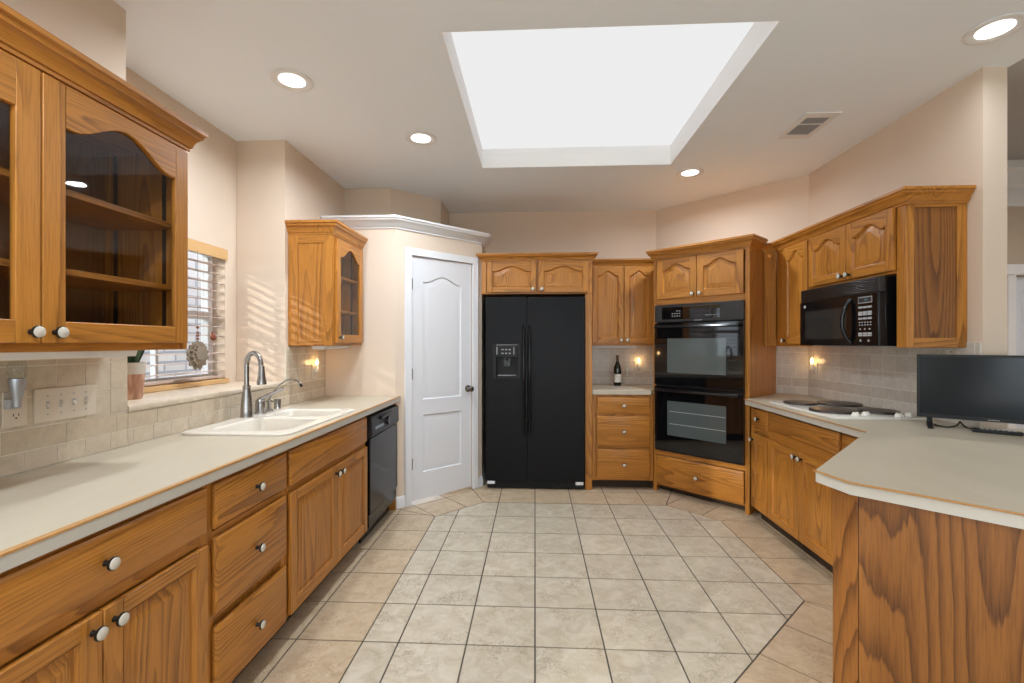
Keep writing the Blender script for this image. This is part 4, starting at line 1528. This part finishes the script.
# cabinet over the microwave with the near end panel
c = thing('microwave_cabinet', 'oak wall cabinet with two arched doors above the microwave', 'wall cabinet', (UF, 3.384, 0), R(-90))
w = 3.384 - 2.545
d = XR - UF - 0.003
mb = MB()
mb.box(0.001, w - 0.001, 0.012, d, 1.722, 2.11, 0)
mb.box(0, 0.02, 0, 0.0195, 1.722, 2.11, 0)
mb.box(w - 0.055, w, 0, 0.0195, 1.32, 2.11, 0)
mb.box(w - 0.030, w - 0.001, 0.0196, d, 1.32, 1.7219, 0)
for za, zb in ((1.722, 1.745), (2.08, 2.11)):
    mb.box(0.02, w - 0.055, 0.0005, 0.0195, za, zb, 1)
mb.build('body', [M['ov'], M['oh']], c, bevel=0.0012)
door(c, 0.012, 0.401, 1.738, 2.078, 0.05, 0.372, 1.765, st=0.054)
door(c, 0.407, w - 0.056, 1.738, 2.078, 0.05, 0.436, 1.765, st=0.054)
mb = MB()
x = w
for a, b in ((0.0, 0.040), (d - 0.05, d)):
    mb.box(x + 0.0005, x + 0.010, a, b, 1.322, 2.105, 0)
mb.box(x + 0.0005, x + 0.010, 0.040, d - 0.05, 1.322, 1.372, 1)
mb.box(x + 0.0005, x + 0.010, 0.040, d - 0.05, 2.06, 2.105, 1)
mb.box(x + 0.0005, x + 0.003, 0.040, d - 0.05, 1.372, 2.06, 2)
mb.build('end_panel', [M['ov'], M['oy'], M['oven_veneer']], c, bevel=0.002)
crown(c, [(0, 0), (w + 0.010, 0), (w + 0.010, d)], 2.076, hs=0.87)

# ---- microwave
c = thing('microwave', 'black over-the-range microwave hanging above the electric cooktop', 'microwave', (1.88, 3.376, 1.328), R(-90))
w = 3.376 - 2.632
hgt = 0.385
mb = MB()
mb.box(0.002, w - 0.002, 0.035, 0.365, 0, hgt)
mb.build('body', M['black'], c, bevel=0.002)
mb = MB()
mb.box(0, w, 0.0, 0.034, hgt - 0.085, hgt)
for i in range(7):
    z = hgt - 0.077 + i * 0.0105
    mb.box(0.02, w - 0.02, -0.004, 0.001, z, z + 0.005)
mb.build('vent_grille', M['blacksat'], c, bevel=0.002)
dw = 0.545
mb = MB()
holed_front(mb, 0.0, dw, 0.002, hgt - 0.087, 0.055, dw - 0.06, 0.045, 0.235, -0.004, 0.034)
dd = mb.build('microwave_door', M['black'], c)
mb = MB()
mb.box(0.055, dw - 0.06, -0.002, 0.004, 0.045, 0.235)
mb.build('window_pane', M['mwglass'], dd)
mb = MB()
mb.tube([(dw - 0.02, -0.003, 0.275), (dw - 0.028, -0.024, 0.25), (dw - 0.042, -0.038, 0.18), (dw - 0.045, -0.040, 0.14), (dw - 0.040, -0.036, 0.09), (dw - 0.026, -0.022, 0.04), (dw - 0.018, -0.003, 0.018)], 0.011, 12)
mb.build('handle', M['black'], dd)
mb = MB()
for x0, z0, x1, z1 in ((0.046, 0.262, 0.052, 0.275), (0.054, 0.268, 0.060, 0.275), (0.062, 0.262, 0.066, 0.275), (0.050, 0.258, 0.064, 0.262)):
    mb.box(x0, x1, -0.0052, -0.0039, z0, z1)
mb.build('door_mark', M['whitemark'], dd)
mb = MB()
mb.box(dw + 0.002, w, -0.004, 0.034, 0.002, hgt - 0.087)
pn = mb.build('control_panel', M['black'], c, bevel=0.003)
kx = dw + 0.045
mb = MB()
mb.box(kx, kx + 0.11, -0.0056, -0.0039, 0.245, 0.281, 0)
mb.box(kx + 0.004, kx + 0.106, -0.0062, -0.0050, 0.249, 0.277, 1)
mb.box(kx + 0.052, kx + 0.078, -0.0066, -0.0060, 0.258, 0.268, 2)
mb.build('clock', [M['gray'], M['slot'], M['display']], pn)
mb = MB()
for z in (0.216, 0.187, 0.175, 0.152, 0.066, 0.056):
    for i in range(3):
        mb.box(kx + 0.002 + i * 0.037, kx + 0.033 + i * 0.037, -0.0056, -0.0039, z, z + (0.011 if z > 0.06 else 0.008))
for z in (0.132, 0.117):
    for i in range(5):
        mb.box(kx + 0.006 + i * 0.022, kx + 0.016 + i * 0.022, -0.0056, -0.0039, z, z + 0.006)
for i in range(3):
    mb.box(kx + 0.012 + i * 0.037, kx + 0.022 + i * 0.037, -0.0056, -0.0039, 0.093, 0.101)
for i in (0, 1):
    xx = kx + 0.018 + i * 0.065
    mb.prism([(xx - 0.009, 0.026), (xx + 0.009, 0.026), (xx, 0.040)], -0.0056, -0.0039, 'xz')
mb.build('keypad', M['gray'], pn)
mb = MB()
mb.box(0.03, w - 0.03, 0.06, 0.34, -0.006, -0.0005)
mb.build('bottom_grille', M['gray'], c)

# ---- right base run
RF = 1.66
DR = XR - RF - 0.004
c = thing('base_cabinet', 'narrow oak base cabinet with small drawer and door beside the oven', 'base cabinet', (RF, 3.645, 0), R(-90))
w = 3.645 - 3.363
carcass(c, w, DR - 0.35, 0.10, CB - 0.002, [(0, 0.05), (w - 0.02, w)], [(0.10, 0.125), (0.68, 0.72), (0.85, CB - 0.002)])
drawer(c, 0.045, w - 0.004, 0.715, 0.855)
door(c, 0.045, w - 0.004, 0.112, 0.668, 0, 0.075, 0.62, st=0.05)
c = thing('cooktop_cabinet', 'oak base cabinet with false front and two doors under the cooktop', 'base cabinet', (RF, 3.362, 0), R(-90))
w = 3.362 - 2.585
carcass(c, w, DR - 0.002, 0.10, CB - 0.05, [(0, 0.03), (w - 0.03, w)], [(0.10, 0.125), (0.66, 0.74), (0.80, CB - 0.05)])
drawer(c, 0.012, w - 0.010, 0.735, 0.858, False, name='false_front')
door(c, 0.012, w / 2 + 0.005, 0.112, 0.666, 0, w / 2 - 0.024, 0.628)
door(c, w / 2 + 0.009, w - 0.010, 0.112, 0.666, 0, w / 2 + 0.038, 0.628)
c = thing('base_cabinet', 'narrow oak base cabinet tucked into the peninsula corner', 'base cabinet', (RF, 2.584, 0), R(-90))
w = 2.584 - 2.33
carcass(c, w, DR - 0.02, 0.10, CB - 0.002, [(0, 0.03), (w - 0.03, w)], [(0.10, 0.125), (0.66, 0.74), (0.84, CB - 0.002)])
drawer(c, 0.012, w - 0.01, 0.735, 0.858, False)
door(c, 0.012, w - 0.01, 0.112, 0.666, 0, None, None)

# ---- right countertop and peninsula
PA, PB, PCc = (1.612, 2.335), (0.952, 1.622), (0.978, 1.488)
PE = (PCc[0] + 0.56, PCc[1] - 0.56)
outer = [(1.612, 3.642), PA, PB, PCc, PE, (2.64, 2.03), (2.47, SY - 0.002), (XR - 0.001, SY - 0.002), (XR - 0.001, AW - XR - 0.004), (2.080, 4.100), (1.692, 3.712)]
CKX0, CKX1, CKY0, CKY1 = 1.69, 2.205, 2.70, 3.44
mb = MB()
hole = rrect(CKX0 + 0.02, CKX1 - 0.02, CKY0 + 0.02, CKY1 - 0.02, 0.02, 3)
mb.plate(outer, [hole], CT, 0)
mb.plate(outer, [hole], CB, 0)
for lp in (outer, hole):
    mb.loft([[(x, y, CB) for x, y in lp], [(x, y, CT) for x, y in lp]], 1)
c = mb.build('countertop', [M['lam'], M['lamedge']])
tag(c, 'cream laminate countertop with cooktop, turning into the angled peninsula', 'countertop')
mb = MB()
counter_front(mb, [(1.612, 3.640), PA], 0, -1)
mb.build('inlay_strip', M['inlay'], c)['label'] = 'thin oak line along the counter edge beside the cooktop'
mb = MB()
counter_front(mb, [PB, PCc, PE], 0, -1)
o = mb.build('inlay_strip', M['inlay'], c)
o['label'] = 'thin oak line along the peninsula edge'

c = thing('peninsula_base', 'oak peninsula base with bold-grained end panel at the right foreground', 'peninsula', (1.004, 1.493, 0), R(-45))
def L2(p):
    v = Vector((p[0] - 1.004, p[1] - 1.493))
    return ((v.x - v.y) * q, (v.x + v.y) * q)
mb = MB()
body = [L2(p) for p in ((0.995, 1.588), (1.008, 1.507), (1.53, 0.985), (2.2, 1.655), (2.2, 2.32), (1.67, 2.32))]
mb.prism(body, 0.001, CB - 0.002, 'xy', 0)
mb.build('body', [M['ov']], c)
# end panel, recessed between its corner post and far post
mb = MB()
mb.box(0.003, 0.70, -0.003, 0.004, 0.002, CB - 0.004)
mb.build('end_panel', M['oven_veneer'], c)
mb = MB()
post = [L2(p) for p in ((0.969, 1.560), (0.980, 1.530), (1.003, 1.490), (1.012, 1.500), (1.0, 1.59))]
mb.prism(post, 0.001, CB - 0.003, 'xy')
mb.build('corner_post', M['oven_veneer'], c, bevel=0.003)

# ---- cooktop
c = thing('cooktop', 'white electric cooktop with four white knobs set in the right counter', 'cooktop', (1.9475, 3.08, CT))
inv = Matrix.Translation((-1.9475, -3.08, -CT))
mb = MB()
o0 = rrect(CKX0, CKX1, CKY0, CKY1, 0.02, 4)
o1 = rrect(CKX0 + 0.006, CKX1 - 0.006, CKY0 + 0.006, CKY1 - 0.006, 0.016, 4)
mb.loft([L(o0, CT + 0.001), L(o0, CT + 0.006), L(o1, CT + 0.010)], 0, True, True)
mb.box(CKX0 + 0.03, CKX1 - 0.03, CKY0 + 0.03, CKY1 - 0.03, CT - 0.035, CT + 0.0005)
o = mb.build('cooktop_plate', M['ceramic'], c)
o.matrix_parent_inverse = inv
BURN = [(1.838, 3.305, 0.104, 0), (2.072, 3.265, 0.132, 0), (1.838, 2.945, 0.132, 0), (2.082, 2.92, 0.106, 0)]
for x, y, r, _ in BURN:
    mb = MB()
    mb.lathe([(0.0, CT + 0.0105), (r * 0.86, CT + 0.0105), (r * 0.86, CT + 0.020), (0.0, CT + 0.020)], (x, y, 0), 'z', 32)
    o = mb.build('burner', M['blackmat'], c)
    o.matrix_parent_inverse = inv
for x, y in ((1.845, 2.762), (1.920, 2.79), (2.075, 2.748), (2.150, 2.775)):
    mb = MB()
    mb.lathe([(0.0, 0.0), (0.023, 0.0), (0.022, 0.005), (0.018, 0.015), (0.015, 0.018), (0.0, 0.019)], (x, y, CT + 0.0105), 'z', 24)
    mb.box(x - 0.015, x + 0.015, y - 0.0035, y + 0.0035, CT + 0.028, CT + 0.033)
    o = mb.build('knob', M['ceramic'], c)
    o.matrix_parent_inverse = inv
for (x, y, r, pos), lab in zip(BURN, ('small dark burner cover on the cooktop, nearest the oven', 'large dark burner cover at the back of the cooktop, toward the oven',
                                      'large dark burner cover on the front of the cooktop, beside the knobs', 'smaller dark burner cover at the back of the cooktop, nearest the television')):
    mb = MB()
    mb.lathe([(0.0, 0.012), (r * 0.9, 0.012), (r * 0.97, 0.010), (r, 0.002), (r * 1.0, -0.001), (r * 0.985, -0.001), (r * 0.95, 0.0075), (0, 0.0085)], (0, 0, 0), 'z', 48)
    o = mb.build('burner_cover', M['burner'])
    o.location = (x, y, CT + 0.0135)
    tag(o, lab, 'burner cover', 'round covers on the cooktop burners')

# ---- television
tx, ty = 1.992, 2.520
td = Vector((0.80, -0.60))
ta = math.atan2(td.y, td.x)
c = thing('television', 'small black flat-screen television standing on the peninsula counter', 'television', (tx, ty, CT), ta)
tw, tz0, tz1 = 0.56, 0.048, 0.372
mb = MB()
bz = 0.011
mb.box(0, tw, 0.004, 0.03, tz0, tz1, 0)
mb.box(0.06, tw - 0.06, 0.03, 0.055, tz0 + 0.03, tz1 - 0.09, 0)
mb.box(0, bz, 0.0, 0.004, tz0, tz1, 0)
mb.box(tw - bz, tw, 0.0, 0.004, tz0, tz1, 0)
mb.box(bz, tw - bz, 0, 0.004, tz0, tz0 + 0.018, 0)
mb.box(bz, tw - bz, 0, 0.004, tz1 - bz, tz1, 0)
mb.build('casing', M['blackmat'], c)
mb = MB()
mb.box(bz + 0.0003, tw - bz - 0.0003, 0.0022, 0.0038, tz0 + 0.0183, tz1 - bz - 0.0003)
mb.build('screen', M['screen'], c)
mb = MB()
mb.box(tw / 2 - 0.02, tw / 2 + 0.02, -0.0006, 0.0002, tz0 + 0.007, tz0 + 0.010)
mb.build('front_mark', M['gray'], c)
for x in (0.05, tw - 0.05):
    mb = MB()
    mb.prism([(-0.075, 0.0005), (0.095, 0.0005), (0.095, 0.008), (0.02, 0.030), (0.022, tz0 - 0.0005), (0.006, tz0 - 0.0005), (-0.004, 0.028), (-0.075, 0.008)], x - 0.011, x + 0.011, 'yz')
    mb.build('stand_foot', M['blackmat'], c, bevel=0.002)
def tv(x, y, z=0):
    v = Matrix.Rotation(ta, 3, 'Z') @ Vector((x, y, z))
    return (tx + v.x, ty + v.y, CT + v.z)
c = thing('remote_control', 'black remote control lying in front of the television', 'remote control', tv(0.20, -0.045, 0.0008), ta - R(2))
mb = MB()
mb.box(0, 0.17, -0.022, 0.022, 0, 0.017)
mb.build('shell', M['blackmat'], c, bevel=0.005)
mb = MB()
for i in range(7):
    for j in range(3):
        mb.box(0.03 + i * 0.018, 0.04 + i * 0.018, -0.013 + j * 0.010, -0.007 + j * 0.010, 0.0168, 0.0185)
mb.build('buttons', M['gray'], c)
mb = MB()
pts = [tv(0.072, 0.075, 0.0055), tv(0.085, 0.03, 0.0055), tv(0.115, 0.005, 0.0045), tv(0.15, 0.03, 0.012), tv(0.168, 0.07, 0.030)]
def smooth(ps, k=6):
    ps = [Vector(p) for p in ps]
    out = []
    for i in range(len(ps) - 1):
        p0, p1, p2, p3 = ps[max(i - 1, 0)], ps[i], ps[i + 1], ps[min(i + 2, len(ps) - 1)]
        for j in range(k):
            t = j / k
            out.append(0.5 * ((2 * p1) + (p2 - p0) * t + (2 * p0 - 5 * p1 + 4 * p2 - p3) * t * t + (3 * p1 - p0 - 3 * p2 + p3) * t ** 3))
    out.append(ps[-1])
    return out
mb.tube(smooth(pts), 0.0035, 8)
mb.tube(smooth([tv(0.168, 0.07, 0.030), tv(0.19, 0.015, 0.008), tv(0.26, 0.03, 0.0045), tv(0.36, 0.005, 0.0045), tv(0.42, -0.02, 0.006), tv(0.40, 0.04, 0.008)]), 0.0035, 8)
o = mb.build('power_cable', M['blackmat'])
tag(o, 'loose black cable looping on the counter under the television', 'cable')

# ---- plant pot on the ledge
c = thing('potted_plant', 'small pot with pink swirled base and green plant on the window ledge', 'potted plant', (-1.895, 2.075, LEDGE + 0.0005))
mb = MB()
mb.lathe([(0.0, 0.0), (0.046, 0.0), (0.049, 0.006), (0.058, 0.118)], (0, 0, 0), 'z', 32, 0)
mb.lathe([(0.058, 0.118), (0.064, 0.172), (0.060, 0.172), (0.055, 0.15), (0.0, 0.15)], (0, 0, 0), 'z', 32, 1)
mb.build('pot', [M['potswirl'], M['potband']], c)
mb = MB()
mb.lathe([(0, 0.151), (0.052, 0.151), (0.050, 0.158), (0, 0.160)], (0, 0, 0), 'z', 24)
mb.build('soil', M['soil'], c)
mb = MB()
for i in range(15):
    a = i * 2.399
    r0 = 0.010 + 0.028 * (i / 15)
    ln = 0.11 + 0.10 * random.random()
    b = Vector((r0 * math.cos(a), r0 * math.sin(a), 0.157))
    tip = b + Vector((math.cos(a) * (0.016 + 0.05 * i / 15), math.sin(a) * (0.016 + 0.05 * i / 15), ln))
    mid = (b + tip) / 2 + Vector((0, 0, 0.01))
    side = Vector((-math.sin(a), math.cos(a), 0))
    th = Vector((math.cos(a), math.sin(a), 0)) * 0.0025
    loops = []
    for p, wd in ((b, 0.006), (b.lerp(mid, 0.6), 0.012), (mid, 0.013), (mid.lerp(tip, 0.6), 0.010), (tip, 0.001)):
        loops.append([tuple(p - side * wd), tuple(p - th), tuple(p + side * wd), tuple(p + th)])
    mb.loft(loops, 0, True, True)
mb.build('leaves', M['leaf'], c)

# ---- ceiling fittings
def downlight(loc, label):
    c = thing('recessed_light', label, 'recessed light', loc, 0, 'recessed ceiling lights')
    mb = MB()
    mb.lathe([(0.0655, 0.0), (0.106, -0.0005), (0.106, -0.005), (0.098, -0.009), (0.090, -0.0085), (0.070, -0.0045), (0.0655, -0.002)], (0, 0, -0.0005), 'z', 40)
    mb.build('trim_ring', M['white'], c)
    mb = MB()
    mb.lathe([(0.0, -0.001), (0.065, -0.001), (0.065, -0.0035), (0.0, -0.0035)], (0, 0, -0.0005), 'z', 40)
    mb.build('lens', M['lamp'], c)
    return c
LP = [((-1.287, 2.395), 'round recessed ceiling light above the sink window, leftmost'), ((-0.775, 3.116), 'round recessed ceiling light left of the skylight, toward the pantry'),
      ((1.267, 3.856), 'round recessed ceiling light above the double oven'), ((2.04, 2.16), 'round recessed ceiling light at the right edge above the peninsula'),
      ((-0.70, 0.35), 'added unseen recessed ceiling light just above the viewer, toward the sink wall'),  # last two fittings are unseen, added as overhead fill
      ((-0.2, -1.6), 'added unseen recessed ceiling light over the breakfast end, farthest behind the viewer')]
dl0 = None
for (x, y), lab in LP:
    if dl0 is None:
        dl0 = downlight((x, y, ZC), lab)
    else:
        copy_tree(dl0, None, (x, y, ZC), 0, lab)
    light('downlight_beam', 'DISK', (x, y, ZC - 0.006), (0, 0, 0), 2.6 if x > 1.9 else 11.5 if x > 1 else 8 if y < -1 else 23 if y < 0.5 else 15.5, (0.86, 0.94, 1.03), 0.128)
c = thing('ceiling_vent', 'white rectangular air vent in the ceiling right of the skylight', 'air vent', (1.745, 3.06, ZC))
mb = MB()
vx, vy = 0.105, 0.175
holes = [rrect(-0.072, 0.072, -0.118, -0.035, 0.002, 1), rrect(-0.072, 0.072, -0.025, 0.118, 0.002, 1)]
o_ = [(-vx, -vy), (vx, -vy), (vx, vy), (-vx, vy)]
mb.plate(o_, holes, -0.007)
mb.loft([L(o_, -0.0005), L(o_, -0.007)])
for h in holes:
    mb.loft([L(h, -0.0007), L(h, -0.007)])
mb.build('frame', M['white'], c)
mb = MB()
mb.box(-0.08, 0.08, -0.125, 0.125, -0.0018, -0.0006)
mb.build('backing', M['grillgray'], c)
mb = MB()
for i in range(18):
    y = -0.112 + i * 0.013
    if -0.04 < y < -0.024:
        continue
    mb.add([(-0.071, y, -0.0025), (0.071, y, -0.0025), (0.071, y + 0.005, -0.006), (-0.071, y + 0.005, -0.006)], [(0, 1, 2, 3)])
mb.build('louvers', M['keygray'], c)

# ------------------------------------------------------------------ outside and the unseen end of the room
mb = MB()
mb.box(-3.5, -3.35, 2.0, 9.0, -0.3, 2.7)
struct(mb.build('wall_exterior', M['brick']), 'pale brick house wall outside the sink window', 'brick wall')
mb = MB()
mb.box(-14, 16, -16, 14, -0.35, -0.12)
struct(mb.build('ground', M['lawn']), 'green lawn outside the windows', 'ground')
for nm, (axis, a0, a1, z0, z1, pos), lab in (('window_2', ('y', LW[0], LW[1], LW[2], LW[3], XL - 0.07), 'breakfast window on the left wall behind the viewer'),
                                             ('window_3', ('x', -1.3, 2.0, 0.6, 2.3, BACK - 0.07), 'wide window in the rear wall'),
                                             ('window_4', ('x', 3.6, 6.4, 0.4, 2.5, BACK - 0.07), 'wide family room window in the rear wall')):
    mb = MB()
    w_ = 0.06
    ks = [a0 + (a1 - a0) * k / 3 for k in range(4)]
    def bx(p0, p1, za, zb):
        if axis == 'y':
            mb.box(pos - 0.03, pos + 0.03, p0, p1, za, zb)
        else:
            mb.box(p0, p1, pos - 0.03, pos + 0.03, za, zb)
    for k in ks:
        bx(max(a0, k - w_ / 2), min(a1, k + w_ / 2), z0, z1)
    for zz in (z0, (z0 + z1) / 2, z1 - w_):
        bx(a0, a1, zz, zz + w_)
    o = mb.build(nm, M['vinyl'])
    struct(o, lab, 'window')
    mb = MB()
    if axis == 'y':
        mb.box(pos - 0.004, pos + 0.004, a0, a1, z0, z1)
    else:
        mb.box(a0, a1, pos - 0.004, pos + 0.004, z0, z1)
    mb.build('pane', M['glass'], o)
